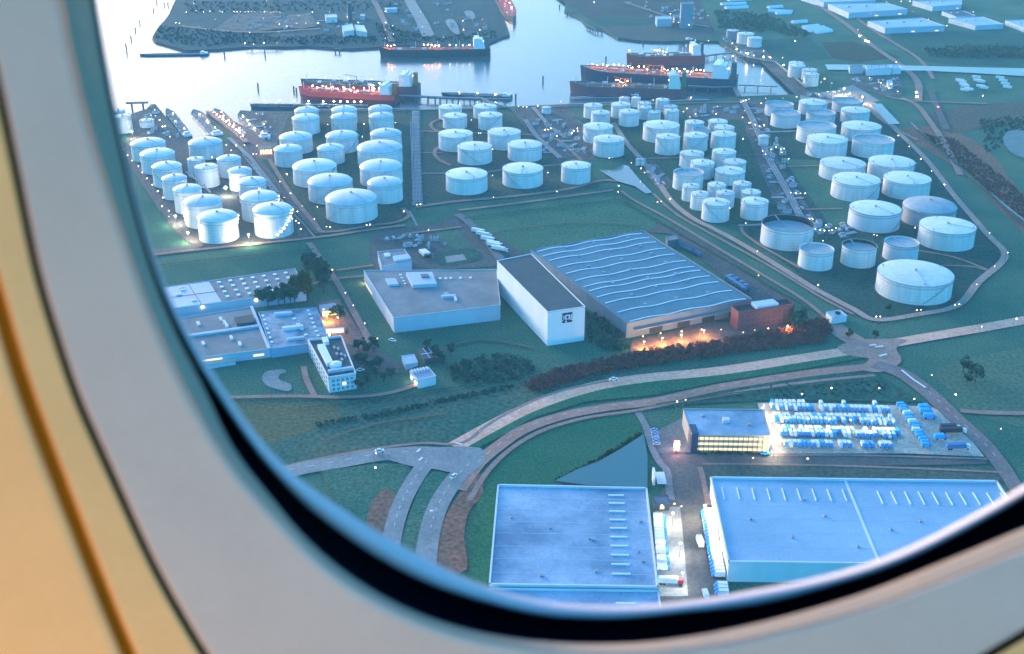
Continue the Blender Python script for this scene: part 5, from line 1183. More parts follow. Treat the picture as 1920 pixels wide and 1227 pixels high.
truck('trailer_truck', 'white trailer, right one of the pair on the works yard', G(801, 483), R(-62), WHITEP, DKB, 13)
truck('trailer_truck', 'white trailer glowing orange in the lamp light of the brick yard', G(632, 630), R(8), WHITEP, DKB, 16)
for i, (x, y) in enumerate([(783, 455), (787, 461), (792, 459), (771, 466), (779, 466), (835, 462), (746, 455)]): put((CARW, CARS, CARD, CARS)[i % 4], 'car', G(x, y), R(20 + 10 * i), 'parked car, %s of those on the works yard counted from the left' % ordinal([4, 5, 6, 2, 3, 7, 1][i]), 'car', 'cars on the works yard')
for i, (x, y) in enumerate([(1226, 812), (1227, 817), (1228, 822), (1229, 827), (1230, 833), (1231, 839)]): put((CARB, CARS)[i % 2], 'car', G(x, y), R(5), 'car, %s from the back in the little car park left of the three-storey building' % ordinal(i + 1), 'car', 'cars in the little car park')
for lab, x, y, me, rz in (('white car driving on the upper pinkish road', 1150, 717, CARW, 12), ('pale blue car on the road below the three-storey building', 1434, 857, CARB, 0), ('white car waiting by the lamp near the lower left junction', 712, 852, CARW, 10), ('white car at the car park beside the flat-roofed house', 736, 644, CARW, -30), ('white car on the curved driveway of the white office block', 676, 700, CARW, 10), ('white car at the lower lane by the green median', 851, 900, CARW, 60)):
    put(me, 'car', G(x, y), R(rz), lab, 'car', None, 1.25)
def litcar(label, p, rz, m, n=2):
    o = empty('car', (p.x, p.y, LAYER[0] + .02), rz, label, 'car'); c = bpy.data.objects.new('body', CARD); COL.objects.link(c); c.parent = o
    for s in (-1, 1): b = MB(); b.octa((2.2, s * .6, .8), .5 if m is L_RED else .8); b.build('headlight' if m is not L_RED else 'tail_light', m, o)
litcar('car with bright headlights on the road before the canal bridge', G(1718, 184), R(-95), L_WHITE); litcar('second car with headlights following near the canal bridge', G(1717, 176), R(-95), L_WHITE)
litcar('car with red tail lights on the right-hand country road', G(1757, 204), R(-80), L_RED); litcar('car with headlights on the far main road', G(1612, 70), R(-120), L_WHITE)
litcar('second car with headlights further down the far main road', G(1623, 79), R(-120), L_WHITE); litcar('third car with headlights on the far main road', G(1629, 81), R(-120), L_WARM)
# parked white coaches on the far field
for i, (x, y) in enumerate([(1799, 155), (1803, 158), (1806, 163), (1809, 166), (1808, 173), (1816, 172), (1830, 149), (1832, 155), (1838, 157), (1838, 166), (1844, 169), (1874, 150), (1880, 156), (1884, 162), (1888, 168)]):
    p = G(x, y); b = MB(); b.box((0, 0, 1.9), (11, 2.5, 2.6), top=.97); b.box((0, 0, .5), (9, 2.0, .6))
    tag(b.build('coach', WHITEP, None, (p.x, p.y, LAYER[0]), R(-35)), 'white coach, %s from the left, parked on the field below the canal' % ordinal(i + 1), 'coach', 'white coaches parked on the field')
# stacked blue goods beside the shed
for i, (x, y) in enumerate([(1364, 527), (1369, 531), (1374, 534), (1379, 538), (1384, 541), (1389, 544), (1394, 548), (1370, 525), (1380, 530), (1390, 537), (1398, 543)]):
    p = G(x, y); b = MB(); b.lathe([(2.4, 0), (2.5, 1.6), (2.2, 2.6), (.3, 2.9)], n=12, cap1=True)
    tag(b.build('wrapped_bale', mat('blue_wrap', (.05, .14, .26), .45, col2=(.10, .22, .36), scale=.6), None, (p.x, p.y, LAYER[0])), 'blue wrapped bale, %s from the left in the heap right of the vast shed' % ordinal(i + 1), 'bale', 'blue wrapped bales')
for i, (x, y) in enumerate([(1274, 462), (1281, 466), (1289, 470), (1296, 474), (1305, 479)]):
    p = G(x, y); b = MB(); b.box((0, 0, 1.3), (12, 2.5, 2.6)); b.box((0, 0, 2.7), (11.6, .2, .2))
    tag(b.build('shipping_container', (mat('blue_container', (.04, .12, .28), .5), mat('cyan_container', (.05, .28, .42), .5))[i % 2], None, (p.x, p.y, LAYER[0]), R(-62)), 'blue shipping container, %s from the back along the right edge of the vast shed' % ordinal(i + 1), 'container', 'containers beside the shed')
# red lit sign pillar
p = G(1268, 851); o = empty('sign_pillar', (p.x, p.y, 0), 0, 'glowing red and white sign pillar at the forecourt of the three-storey building', 'sign')
b = MB(); b.box((0, 0, 1), (1.0, .6, 2)); b.build('post', STEEL, o)
for z, m in ((3.2, L_RED), (5.4, glow('sign_white', (1, .8, .75), 12)), (7.6, L_RED)): b = MB(); b.box((0, 0, z), (3.0, .5, 2.0)); b.build('sign_panel', glow('sign_red', (1, .07, .04), 4) if m is L_RED else m, o)
p = G(1225, 905); o = empty('billboard', (p.x, p.y, 0), 0, 'bright white upright sign board beside the path near the gatehouse', 'sign')
b = MB(); b.box((0, 0, 4), (1.2, 6, 8)); b.build('board', WHITEP, o); b = MB(); b.box((4, 0, 3), (5, 12, .5)); b.build('rack', WALLW, o)
# ------------------------------------------------------------------ lamp posts
LM = {}
def lamp_post_mesh(m, h, r):
    key = (m.name, h, r)
    if key not in LM:
        b = MB(); b.mi = 0; b.lathe([(.16, 0), (.09, h)], n=6); b.bar((0, 0, h), (1.2, 0, h + .2), .14); b.mi = 1; b.octa((1.2, 0, h + .05), r); LM[key] = b.mesh('lamp_post', [STEEL, m])
    return LM[key]
NL = [0]
rlm = random.Random(77)
VAR = {m.name: [m, glow(m.name + '_dim', c1, 2.2), glow(m.name + '_soft', c2, 4.5)] for m, c1, c2 in ((L_WARM, (1, .58, .28), (1, .66, .36)), (L_WHITE, (1, .74, .48), (.95, .92, .86)), (L_ORANGE, (1, .40, .10), (1, .48, .16)))}
def lamps(zf, pts, where, m=L_WARM, h=8., r=.37, order='left'):
    if order == 'list': pts = sorted(pts); order = 'left'
    for i, q in enumerate(pts):
        x, y = zf(*q) if zf else q; p = G(x, y, h)
        o = bpy.data.objects.new('lamp_post', lamp_post_mesh(rlm.choice(VAR[m.name]), h, r * (.75, 1, 1.1)[rlm.randrange(3)])); COL.objects.link(o); o.location = (p.x - 1.2, p.y, 0); NL[0] += 1
        tag(o, 'lit lamp post, %s from %s %s' % (ordinal(i + 1), order, where), 'lamp post', 'lit lamp posts')
lamps(Z5, [(110, 425), (122, 463), (150, 503), (183, 543), (228, 583), (255, 628), (290, 670), (328, 716), (368, 762), (405, 808), (398, 870), (447, 903), (535, 1010)], 'along the road left of the left tank column', L_WHITE, order='back')
lamps(Z5, [(448, 945), (400, 297), (415, 295), (455, 370), (380, 250), (860, 430), (895, 468), (930, 433), (850, 590), (757, 518), (600, 545)], 'scattered among the tanks by the barge berths', L_WHITE, order='list')
lamps(Z5, [(1055, 680), (1078, 720), (1100, 745), (1130, 770), (1165, 810), (1205, 880), (1300, 940), (1335, 960), (1360, 975), (1380, 990), (1395, 1035)], 'stepping down the pipe bridge over the right tank column', L_WHITE, h=16, order='back')
lamps(Z5, [(665, 770), (700, 790), (735, 825), (755, 855)], 'on the pipe bridge over the left tank column', L_WHITE, h=16, order='back')
lamps(Z5, [(320, 150), (345, 178), (350, 220), (380, 250), (318, 215), (420, 295), (455, 370)], 'along the left quay road', L_WARM, order='back')
lamps(Z5, [(1055, 495), (1075, 495), (1080, 435), (1120, 210), (1075, 205), (990, 430), (1130, 280), (1145, 262)], 'around the orange-lit loading shed', L_ORANGE, order='list')
lamps(Z6, [(515, 283), (777, 278), (1003, 270), (765, 370)], 'between the rear tank rows left of the pipe track')
lamps(Z6, [(223, 640), (172, 693), (248, 777), (203, 808), (297, 908)], 'along the road left of the domed tanks', order='back')
lamps(Z6, [(332, 868), (443, 875), (420, 962), (508, 1017), (533, 1022), (795, 1005), (820, 1003), (1063, 908), (1157, 860), (1182, 857)], 'around the frontmost domed tanks')
lamps(ZC, [(430, 333), (500, 460), (520, 460), (630, 615), (630, 865), (640, 1075), (1160, 838), (1248, 1020)], 'among the tanks right of the pipe track')
lamps(ZC, [(1135, 428), (1165, 425), (1190, 415), (1248, 487), (1390, 462), (1410, 437), (1445, 415), (1447, 440)], 'in the pipe yard left of the pond')
lamps(ZC, [(880, 205), (925, 208), (958, 208), (1065, 197), (1285, 157)], 'along the quay above the pipe yard', L_WARM)
lamps(ZD, [(170, 505), (330, 622), (355, 618), (517, 662), (600, 710), (630, 745), (410, 857), (405, 910)], 'around the pond')
lamps(ZD, [(740, 995), (772, 990), (848, 968), (1355, 1050), (1493, 1175)], 'in front of the middle tank block')
lamps(ZD, [(703, 125), (960, 225), (990, 200), (1015, 270), (1025, 105), (1065, 245), (1240, 245), (1250, 180)], 'around the brown yard at the quay', L_WARM)
lamps(ZD, [(1450, 145), (1470, 135), (1495, 130), (1520, 120), (1480, 215), (1465, 275), (1470, 458), (1520, 320), (1575, 340), (1610, 345), (1650, 345), (1635, 560), (1660, 590), (1710, 548)], 'in the right pipe yard', L_WARM)
lamps(ZE, [(1048, 348), (1125, 425), (1205, 512), (1280, 595), (1370, 688)], 'along the right perimeter road', order='back')
lamps(ZE, [(205, 430), (235, 445), (260, 440), (240, 465), (290, 510), (305, 745), (340, 748), (372, 750), (405, 750), (455, 925)], 'between pipe yard and right tanks', L_WHITE, order='list')
lamps(ZE, [(25, 260), (60, 275), (90, 285), (120, 275), (100, 125), (130, 90), (250, 90), (345, 80), (500, 65), (560, 45), (600, 45), (640, 40), (670, 30)], 'behind the right tank group', L_WARM)
lamps(Z4, [(505, 310), (530, 320), (560, 325), (590, 330), (620, 330), (640, 325), (600, 293), (665, 312), (510, 255), (490, 252)], 'in the bright process area beside the wide open-topped tank', L_WHITE)
lamps(Z4, [(578, 397), (930, 458), (1080, 187), (1195, 310), (920, 357), (940, 362)], 'between the small and wide tanks at the right')
lamps(Z4, [(1690, 345), (1812, 477), (1725, 567), (1605, 688), (1488, 820), (1460, 825), (1232, 858), (1205, 860), (962, 903), (935, 903)], 'along the perimeter road round the biggest tank', order='back')
lamps(Z4, [(548, 692), (142, 467), (65, 280), (150, 628)], 'along the track left of the biggest tank')
lamps(Z4, [(1870, 918), (1638, 970)], 'on the pinkish main road at the right')
lamps(Z4, [(48, 1008), (125, 993), (215, 982), (345, 960)], 'in front of the red brick office', L_ORANGE, h=5)
lamps(Z7, [(1315, 635), (890, 672), (985, 655), (1100, 645), (1210, 635)], 'in the orange dock yard of the vast shed', L_ORANGE, h=6, order='list')
lamps(ZM, [(15, 570), (135, 782), (208, 897), (312, 1063), (430, 1203)], 'along the lane left of the low grey-roofed warehouse', order='back')
lamps(ZM, [(900, 203), (672, 32)], 'on the works yard lanes')
lamps(ZL, [(1180, 580), (1230, 600), (1275, 635), (1290, 755)], 'in the orange-lit brick yard', L_ORANGE, h=5, order='back')
lamps(ZV, [(440, 115), (518, 98), (1590, 45), (1140, 632), (1640, 640)], 'around the three-storey lit building', L_WARM)
lamps(ZW, [(978, 18), (1188, 190), (822, 230), (512, 133), (90, 132), (1590, 492)], 'on the grass right of the van park', L_WHITE, r=.4)
lamps(None, [(705, 850), (704, 877)], 'at the lower left junction', L_WHITE)
lamps(ZV, [(1240, 150), (1290, 330), (1330, 480), (1390, 580)], 'in the lit lane between building and van park', L_WARM, order='back', h=6)
lamps(ZB, [(1400, 250), (1450, 268), (1640, 290), (1310, 262)], 'at the gate between the two big warehouses', L_WARM, h=6)
lamps(Z1, [(800, 30), (975, 160), (653, 187), (682, 192), (840, 218), (740, 102), (820, 88), (880, 100), (932, 93), (1015, 93), (1035, 100)], 'on the left half of the far headland', L_WHITE, r=.40, order='list')
lamps(Z1, [(1130, 97), (1155, 97), (1180, 97), (1222, 97), (1247, 97), (1272, 97), (1300, 97), (1350, 97), (1378, 97), (1400, 97), (1430, 105), (1452, 100), (1475, 97), (1505, 102)], 'in the straight lamp row on the far headland', L_WARM, r=.40)
lamps(Z1, [(1395, 10), (1370, 150), (1650, 130), (1690, 130), (1640, 190), (1600, 215), (1560, 215), (1500, 200), (1720, 190), (1820, 190), (1255, 268), (1495, 262), (1290, 362), (1480, 355)], 'in the middle of the far headland', L_WARM, r=.40, order='list')
lamps(Z2, [(95, 130), (200, 100), (245, 190), (340, 100), (485, 140), (575, 185), (795, 95), (800, 185), (795, 245), (855, 210), (860, 280), (795, 315), (1100, 220), (1085, 100), (1130, 345), (1275, 305)], 'on the right half of the far headland', L_WHITE, r=.40)
lamps(Z2, [(1430, 170), (1510, 165), (1590, 160), (1605, 190), (1435, 245), (1570, 245)], 'in the lit yard at the headland tip', L_ORANGE, r=.40, order='list')
lamps(Z3, [(585, 20), (1015, 18), (1235, 30), (1410, 75), (1235, 160), (1230, 180), (1275, 185), (1330, 190), (1360, 205), (1400, 145), (1515, 130), (1210, 115)], 'on the far right headland', L_WARM, r=.40, order='list')
lamps(Z3, [(1715, 355), (1660, 390), (1745, 385), (1520, 335), (1655, 465), (1720, 460), (1825, 435), (1890, 460), (1890, 535)], 'around the small dock of the far white tanks', L_WARM, r=.45, order='list')
lamps(ZR, [(115, 355), (165, 400), (155, 395), (50, 385), (490, 525), (540, 545), (515, 570), (590, 578), (560, 635), (500, 655), (250, 400), (335, 285)], 'along the dock road', L_WARM, r=.45, order='list')
lamps(ZR, [(930, 575), (985, 610), (1045, 635), (1000, 585), (965, 600), (915, 570), (850, 540), (880, 480)], 'on the works site below the canal', L_WARM, r=.40, order='list')
lamps(ZR, [(1635, 665), (1035, 430), (770, 205), (795, 245), (1385, 178), (1570, 85), (855, 95), (945, 190), (970, 15), (1070, 10), (1130, 12), (1150, 80), (1260, 135), (580, 35)], 'in the far business park', L_WARM, r=.40, order='list')
# ---- floodlights that visibly light the ground or walls (lit lamps of the photograph)
FK = .30
def flood(label, px, h, energy, col, r=.8, rad=1.0):
    p = G(px[0], px[1], h); o = empty('floodlight', (p.x, p.y, 0), 0, label, 'floodlight')
    b = MB(); b.lathe([(.22, 0), (.14, h)], n=8); b.build('mast', STEEL, o)
    b = MB(); b.box((0, 0, h + .5), (1.6, .6, .5)); b.build('housing', GREYSTEEL, o)
    hd = MB(); hd.octa((0, 0, h), r); hd.build('lamp_head', glow('flood_%s' % ('orange' if col[1] < .6 else 'warm'), col, 20), o)
    ld = bpy.data.lights.new('lamp_light', 'POINT'); ld.energy = energy * FK; ld.color = col; ld.shadow_soft_size = rad
    lo = bpy.data.objects.new('lamp_light', ld); COL.objects.link(lo); lo.parent = o; lo.location = (0, 0, h - 1.2)
WARMC = (1, .82, .55); ORC = (1, .45, .13)
flood('brightest floodlight, on the ground between the tank columns by the berths', (423, 352), 9, 16000, (1, .9, .72), 1.3)
flood('floodlight low between the front left and front right floodlit tanks', (466, 440), 9, 17000, WARMC)
flood('floodlight at the left corner of the floodlit tanks by the berths', (329, 405), 9, 11000, WARMC)
flood('floodlight left of the frontmost left-column tank by the berths', (352, 436), 9, 12000, WARMC)
flood('floodlight at the foot of the quay tank cut by the window frame', (247, 247), 8, 12000, WARMC)
flood('orange floodlight at the left end of the dock yard of the vast shed', (1208, 641), 6, 9000, ORC, .5)
flood('orange floodlight, second along the dock yard of the vast shed', (1242, 634), 6, 9000, ORC, .5)
flood('orange floodlight, third along the dock yard of the vast shed', (1278, 628), 6, 9000, ORC, .5)
flood('orange floodlight, right end of the dock yard of the vast shed', (1320, 620), 6, 9000, ORC, .5)
flood('orange floodlight beside the brick office corner', (1477, 612), 6, 5000, ORC, .5)
flood('orange floodlight in the brick yard near the lit shed', (612, 592), 6, 11000, ORC, .5)
flood('orange floodlight over the glowing trailer in the brick yard', (618, 628), 6, 8000, ORC, .5)
flood('warm floodlight at the upper end of the lane beside the van park', (1430, 765), 8, 5000, WARMC, .5)
flood('warm floodlight at the lower end of the lane beside the van park', (1452, 838), 8, 5000, WARMC, .5)
flood('warm floodlight at the middle of the lane beside the van park', (1446, 800), 8, 5000, WARMC, .5)
flood('floodlight over the far end of the left warehouse docks', (1262, 962), 9, 5000, WARMC, .6)
flood('floodlight halfway along the left warehouse docks', (1276, 1018), 9, 4000, (1, .9, .75), .6)
flood('floodlight at the near end of the left warehouse docks', (1280, 1074), 9, 3500, (1, .95, .85), .6)
flood('floodlight at the far corner of the right warehouse docks', (1322, 948), 9, 6000, WARMC, .6)
flood('floodlight beside the right warehouse wall', (1338, 1010), 9, 3000, (1, .92, .8), .4)
flood('floodlight on the lit concrete road behind the right tank group, upper', (1583, 166), 10, 16000, WARMC)
flood('floodlight on the lit concrete road behind the right tank group, lower', (1617, 182), 10, 16000, WARMC)
flood('floodlight at the side wall of the low grey-roofed warehouse', (684, 524), 4, 2500, ORC, .4)
for i in range(6):
    flood('floodlight, %s from the left in front of the van park rows' % ordinal(i + 1), (1475 + i * 40, 784 + i * 1.2), 9, 600, (1, .95, .85), .35)
# ------------------------------------------------------------------ trees and belts
rt = random.Random(23)
def leafquad(b, c, s):
    u = Vector((rt.gauss(0, 1), rt.gauss(0, 1), rt.gauss(0, .7))).normalized(); v = u.cross(Vector((rt.gauss(0, 1), rt.gauss(0, 1), rt.gauss(0, 1)))).normalized()
    k = b.verts([c + (-u - v) * s, c + (u - v * .6) * s, c + (u * .8 + v) * s, c + (-u * .7 + v * .8) * s]); b.face((k, k + 1, k + 2, k + 3))
def crown_mb(r, h, n, s, clumps=9):
    b = MB(); cl = [(Vector((rt.gauss(0, .42) * r, rt.gauss(0, .42) * r, h * (.45 + rt.random() * .5))), r * rt.uniform(.3, .55)) for _ in range(clumps)]
    for _ in range(n):
        c, rr = rt.choice(cl); d = Vector((rt.gauss(0, 1), rt.gauss(0, 1), rt.gauss(0, .8))).normalized() * rr * rt.random() ** .4
        leafquad(b, c + d, s * rt.uniform(.6, 1.3))
    return b
def trunk_mb(h, r):
    b = MB(); b.lathe([(h * .035, 0), (h * .02, h * .5), (.05, h * .8)], n=7)
    for k in range(4): a = k * 1.7; b.bar((0, 0, h * .35), (r * .5 * math.cos(a), r * .5 * math.sin(a), h * .65), .18)
    return b
PROTO = []
for m in (LEAF, LEAFD, LEAFY, LEAFR):
    for k in range(3): PROTO.append((m, crown_mb(3.8, 12, 480, .62).mesh('crown', m), trunk_mb(9, 3.4).mesh('trunk', TRUNK)))
def tree(p, s, kind, label, group):
    m, cm, tm = PROTO[kind * 3 + rt.randrange(3)]
    o = empty('tree', (p.x, p.y, 0), rt.random() * 6.28, label, 'tree', group); o.scale = (s, s, s * rt.uniform(.85, 1.15))
    for nme, me in (('trunk', tm), ('crown', cm)): c = bpy.data.objects.new(nme, me); COL.objects.link(c); c.parent = o
def trees(pts, kind, where, adj, s=1.0):
    for i, (x, y) in enumerate(pts): tree(G(x, y), s * rt.uniform(.8, 1.2), kind, '%s tree, %s from left %s' % (adj, ordinal(i + 1), where), 'trees ' + where)
trees([(486, 574), (494, 572), (503, 575), (513, 571), (523, 574), (534, 570), (545, 573), (553, 568)], 1, 'in the row in front of the long low hall', 'dark green', 1.15)
trees([(556, 556), (562, 562), (570, 556), (577, 565)], 2, 'at the right end of the long low hall', 'olive yellow', 1.5)
trees([(580, 518), (588, 512), (594, 528), (600, 540), (604, 520), (607, 550), (610, 530)], 1, 'in the clump right of the long low hall', 'dark green', 1.4)
trees([(570, 500), (578, 497), (586, 503)], 1, 'behind the right end of the long low hall', 'dark green', .8)
trees([(626, 600), (633, 597), (640, 601)], 1, 'in the little clump beside the orange-lit yard', 'dark green')
trees([(672, 660), (680, 655), (690, 668), (700, 662), (672, 685), (684, 690), (696, 700), (706, 712), (720, 718), (735, 712), (712, 695), (668, 728), (680, 733), (690, 725)], 1, 'around the car park of the white office block', 'dark green', .8)
trees([(815, 668), (822, 680), (830, 690), (845, 668), (800, 660)], 1, 'around the little carport', 'dark green', .8)
trees([(1490, 612), (1498, 606), (1505, 612), (1496, 618)], 1, 'at the right end of the red brick office', 'dark green')
trees([(1592, 636), (1570, 600), (1640, 640)], 0, 'near the road junction', 'small green', .6)
trees([(1805, 700), (1820, 706), (1812, 722), (1828, 718)], 1, 'in the clump right of the road junction', 'dark green', .9)
trees([(1660, 270), (1665, 585)], 0, 'along the right perimeter', 'small green', .6)
def belt(name, label, poly, n, kind, s, hmax, cl=True):
    P = [G(*q) for q in poly]; x0, x1 = min(p.x for p in P), max(p.x for p in P); y0, y1 = min(p.y for p in P), max(p.y for p in P)
    def inside(x, y):
        r_ = False; j = len(P) - 1
        for i in range(len(P)):
            if (P[i].y > y) != (P[j].y > y) and x < (P[j].x - P[i].x) * (y - P[i].y) / (P[j].y - P[i].y) + P[i].x: r_ = not r_
            j = i
        return r_
    b = MB(); k = 0
    while k < n:
        x, y = rt.uniform(x0, x1), rt.uniform(y0, y1)
        if not inside(x, y): continue
        k += 1; hh = hmax * rt.uniform(.5, 1.1); rr = hh * rt.uniform(.28, .42)
        for _ in range(24):
            d = Vector((rt.gauss(0, .55) * rr, rt.gauss(0, .55) * rr, hh * (.55 + rt.gauss(0, .2)))); leafquad(b, Vector((x, y, max(.3, d.z))) + Vector((d.x, d.y, 0)), s * rt.uniform(.45, 1.0))
    return tag(b.build(name, [LEAF, LEAFD, LEAFY, LEAFR, mat('leaf_teal', (.018, .058, .062), .9, col2=(.034, .078, .072), scale=.02)][kind]), label, kind='stuff')
belt('woods', 'reddish brown belt of bare bushes between vast shed and main road', [(985, 722), (1050, 695), (1180, 665), (1300, 650), (1420, 630), (1545, 600), (1562, 622), (1540, 645), (1400, 662), (1250, 682), (1130, 702), (1000, 738)], 1300, 3, .7, 4.2)
belt('shrubbery', 'dark green bushes between little buildings and red-brown belt', [(842, 690), (900, 672), (960, 668), (1010, 690), (980, 712), (900, 722), (850, 720)], 170, 1, .7, 4.5)
belt('shrubbery', 'thin dark hedge strips across the meadow', [(590, 796), (700, 778), (860, 742), (960, 722), (965, 728), (860, 750), (700, 786), (592, 802)], 200, 1, .5, 2.0)
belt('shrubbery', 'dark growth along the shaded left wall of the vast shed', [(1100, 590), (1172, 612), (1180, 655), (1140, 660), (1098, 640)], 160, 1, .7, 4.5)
belt('woods', 'dark woods strip beyond the canal at the right', [(1735, 95), (1830, 88), (1990, 92), (1990, 112), (1850, 110), (1745, 108)], 420, 1, 1.2, 7)
belt('woods', 'dark tree line behind the white tunnels at the upper right', [(1340, 22), (1430, 28), (1520, 68), (1500, 72), (1420, 60), (1350, 55)], 300, 1, 1.2, 7)
belt('woods', 'low scrub covering the far headland shore', [(300, 50), (420, 60), (520, 70), (620, 66), (705, 70), (705, 84), (600, 85), (480, 82), (380, 88), (310, 80), (290, 70)], 520, 4, 1.2, 2.6)
belt('woods', 'scrub on the right part of the far headland', [(700, 40), (760, 60), (830, 70), (930, 60), (930, 72), (880, 80), (720, 82)], 320, 4, 1.2, 2.6)
belt('woods', 'scrub on the upper part of the far headland', [(340, 5), (600, 0), (760, 0), (750, 20), (600, 22), (420, 24), (345, 30)], 300, 4, 1.2, 2.6)
belt('shrubbery', 'dark marsh growth around the pale marsh pool at the right edge', [(1835, 225), (1990, 215), (1990, 245), (1890, 250), (1875, 280), (1850, 290)], 260, 1, .9, 3)
belt('shrubbery', 'brown scrub strip beyond the right perimeter ditch', [(1725, 250), (1790, 262), (1900, 350), (1985, 430), (1985, 470), (1880, 380), (1790, 310)], 1300, 3, .7, 1.8)
belt('shrubbery', 'bush clumps on the rough grass above the van park', [(1340, 742), (1480, 722), (1640, 715), (1700, 745), (1560, 745), (1430, 748)], 70, 1, .5, 2.2)
belt('shrubbery', 'grey bushes in front of the lit three-storey building', [(1305, 849), (1440, 852), (1440, 856), (1308, 854)], 60, 1, .4, 2.2)
belt('shrubbery', 'weeds along the dark wedge pond', [(1045, 903), (1120, 872), (1205, 818), (1200, 812), (1110, 866), (1035, 904)], 220, 0, .5, 1.4)
# ------------------------------------------------------------------ pipe tracks and plant
def piperack(label, px, n=5, wd=6, z=2.2, m=GREYSTEEL, frames=True):
    P = [G(*q) for q in px]; c = sum(P, Vector()) / len(P); root = empty('pipe_rack', c, 0, label, 'pipe rack', 'pipe racks')
    for k in range(n):
        b = MB()
        for p, q in zip(P, P[1:]):
            d = (q - p).normalized(); nn = Vector((-d.y, d.x, 0)) * ((k - (n - 1) / 2) * wd / n); b.bar(p - c + nn + Vector((0, 0, z)), q - c + nn + Vector((0, 0, z)), .55)
        b.build('pipe', m if k % 2 else GREYT, root)
    if frames:
        for p, q in zip(P, P[1:]):
            N_ = min(30, max(2, int((q - p).length / 12)))
            for i in range(N_):
                a = lerp(p, q, (i + .5) / N_) - c; d = (q - p).normalized(); nn = Vector((-d.y, d.x, 0)) * wd * .55
                b = MB(); b.bar(a - nn, a - nn + Vector((0, 0, z + .8)), .4); b.bar(a + nn, a + nn + Vector((0, 0, z + .8)), .4); b.bar(a - nn + Vector((0, 0, z - .4)), a + nn + Vector((0, 0, z - .4)), .4); b.build('support_frame', STEEL, root)
piperack('straight grey pipe track running from quay to front between two tank groups', [(779, 212), (780, 290), (783, 384)], 6, 8)
piperack('thin pipe line left of the straight pipe track', [(770, 232), (773, 300), (774, 340)], 2, 2)
piperack('pipe track slanting through the pipe yard left of the pond', [(985, 228), (1005, 258), (1050, 300)], 4, 6)
piperack('second pipe track slanting through the pipe yard left of the pond', [(1000, 205), (1030, 240), (1060, 262)], 3, 5)
piperack('pipe track at the right side of the barge-berth tanks', [(430, 262), (470, 300), (520, 365)], 4, 5)
piperack('pipe track beside the middle tank block on its right', [(1392, 190), (1412, 230), (1440, 300), (1480, 370), (1500, 410)], 5, 7)
piperack('short cross pipe bridge in the right pipe yard', [(1425, 252), (1500, 249)], 3, 3)
piperack('thin pipe along the quay behind the rear tank rows', [(560, 209), (760, 207), (940, 203)], 2, 3, frames=False)
piperack('thin pipe along the quay behind the slim tanks', [(1060, 199), (1180, 194), (1330, 190)], 2, 3, frames=False)
piperack('pipe bridge stepping over the right tank column by the berths', [(475, 336), (500, 368), (517, 392), (555, 430)], 2, 2.5, 15)
piperack('pipe bridge stepping over the left tank column by the berths', [(352, 350), (380, 372), (398, 390)], 2, 2.5, 15)
rp = random.Random(41)
def plant(label, c, kind, rz=0):
    p = G(*c); o = empty('process_unit', (p.x, p.y, 0), rz, label, 'process unit', 'small process units')
    if kind == 0:
        b = MB(); b.box((0, 0, 1.6), (7, 4, 3.2)); b.build('cabin', WALLB, o); b = MB(); b.box((0, 0, 3.35), (7.4, 4.4, .3)); b.build('roof', ROOFG, o)
    elif kind == 1:
        for k in range(3): b = MB(); b.lathe([(.9, 0), (.9, 4.5), (.3, 5.2)], (k * 2.6 - 2.6, 0, 0), 12, cap1=True); b.build('vessel', GREYT, o)
        b = MB(); b.bar((-4, 1.5, 3), (4, 1.5, 3), .4); b.build('pipe', GREYSTEEL, o)
    elif kind == 2:
        b = MB(); b.box((0, 0, .4), (10, 6, .8)); b.build('plinth', CONC, o)
        for k in range(3): b = MB(); b.box((k * 3 - 3, 0, 1.5), (1.6, 3.5, 1.4)); b.build('pump', STEEL if k % 2 else WALLB, o)
    else:
        b = MB()
        for k in range(4): b.bar((-6, k * 1.2 - 1.8, 1.2), (6, k * 1.2 - 1.8, 1.2), .5)
        b.build('pipe_bundle', GREYT, o); b = MB(); b.box((0, 0, .5), (.6, 5.5, 1.0)); b.build('support', STEEL, o)
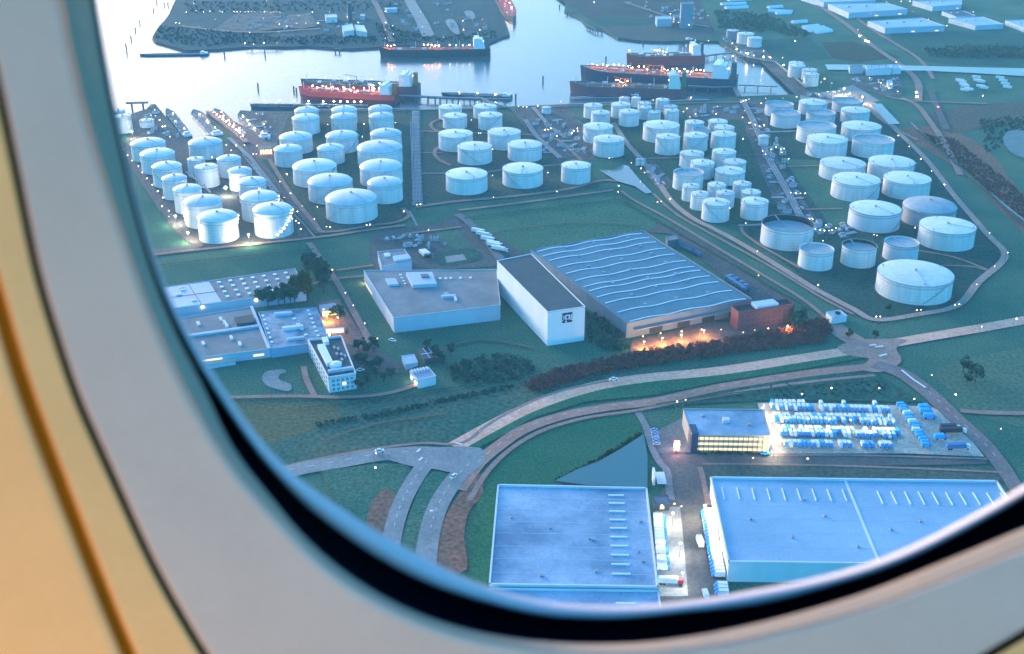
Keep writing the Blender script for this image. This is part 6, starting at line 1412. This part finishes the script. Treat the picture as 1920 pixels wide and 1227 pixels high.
areas = [('in the pipe yard left of the pond', [(1000, 225), (1055, 225), (1112, 290), (1020, 295)], 26), ('in the long right pipe yard', [(1398, 200), (1432, 210), (1525, 415), (1468, 415)], 40), ('on the left quay', [(262, 222), (290, 210), (338, 262), (290, 262)], 10), ('at the right basin berths', [(455, 214), (505, 213), (512, 266), (498, 266)], 9), ('on the works site below the canal', [(1600, 148), (1680, 145), (1688, 176), (1640, 172)], 12), ('beside the wide open-topped tank', [(1520, 418), (1600, 425), (1600, 445), (1530, 440)], 12), ('on the small dock of the far tanks', [(1350, 70), (1378, 85), (1430, 112), (1405, 110)], 8), ('around the brown yard at the quay', [(1290, 205), (1390, 198), (1395, 222), (1300, 222)], 12), ('near the pond silos', [(1200, 305), (1222, 305), (1250, 345), (1235, 350)], 8), ('on the far right headland', [(1160, 5), (1330, 5), (1330, 45), (1230, 40)], 18), ('on the far headland middle', [(400, 25), (690, 22), (690, 60), (420, 60)], 34), ('on the far headland right part', [(700, 5), (920, 5), (930, 55), (780, 60)], 26), ('behind the right tank group', [(1500, 178), (1560, 176), (1600, 182), (1560, 188)], 7), ('in the yard behind the low grey-roofed warehouse', [(715, 445), (800, 430), (830, 470), (770, 470)], 7)]
for where, q, n in areas:
    pts = []
    while len(pts) < n:
        u, v = rp.random(), rp.random(); a = lerp(Vector(q[0]), Vector(q[1]), u); c = lerp(Vector(q[3]), Vector(q[2]), u); p = lerp(a, c, v)
        if all((G(*p) - G(*o)).length > 9 for o in pts): pts.append(p)
        else: q_n = 1
        if rp.random() < .01: n -= 1
    pts.sort(key=lambda p: p.x)
    for i, p in enumerate(pts):
        kind = rp.randrange(4); plant('%s, %s from left %s' % (('small grey cabin', 'row of small grey vessels', 'pump set on concrete plinth', 'low bundle of pipes')[kind], ordinal(i + 1), where), p, kind, rp.choice((0, .5, 1.1, 1.57)))
# ------------------------------------------------------------------ haze
hm = bpy.data.materials.new('haze_air'); hm.use_nodes = True
n = hm.node_tree.nodes; n.remove(n['Principled BSDF'])
pv = n.new('ShaderNodeVolumePrincipled'); pv.inputs['Color'].default_value = (.36, .84, 1, 1); pv.inputs['Density'].default_value = .00009
hm.node_tree.links.new(pv.outputs[0], n['Material Output'].inputs['Volume'])
b = MB(); b.box((0, 4000, 177), (14000, 13000, 370)); tag(b.build('haze', hm), 'thin blue evening haze over the whole harbour', kind='stuff')
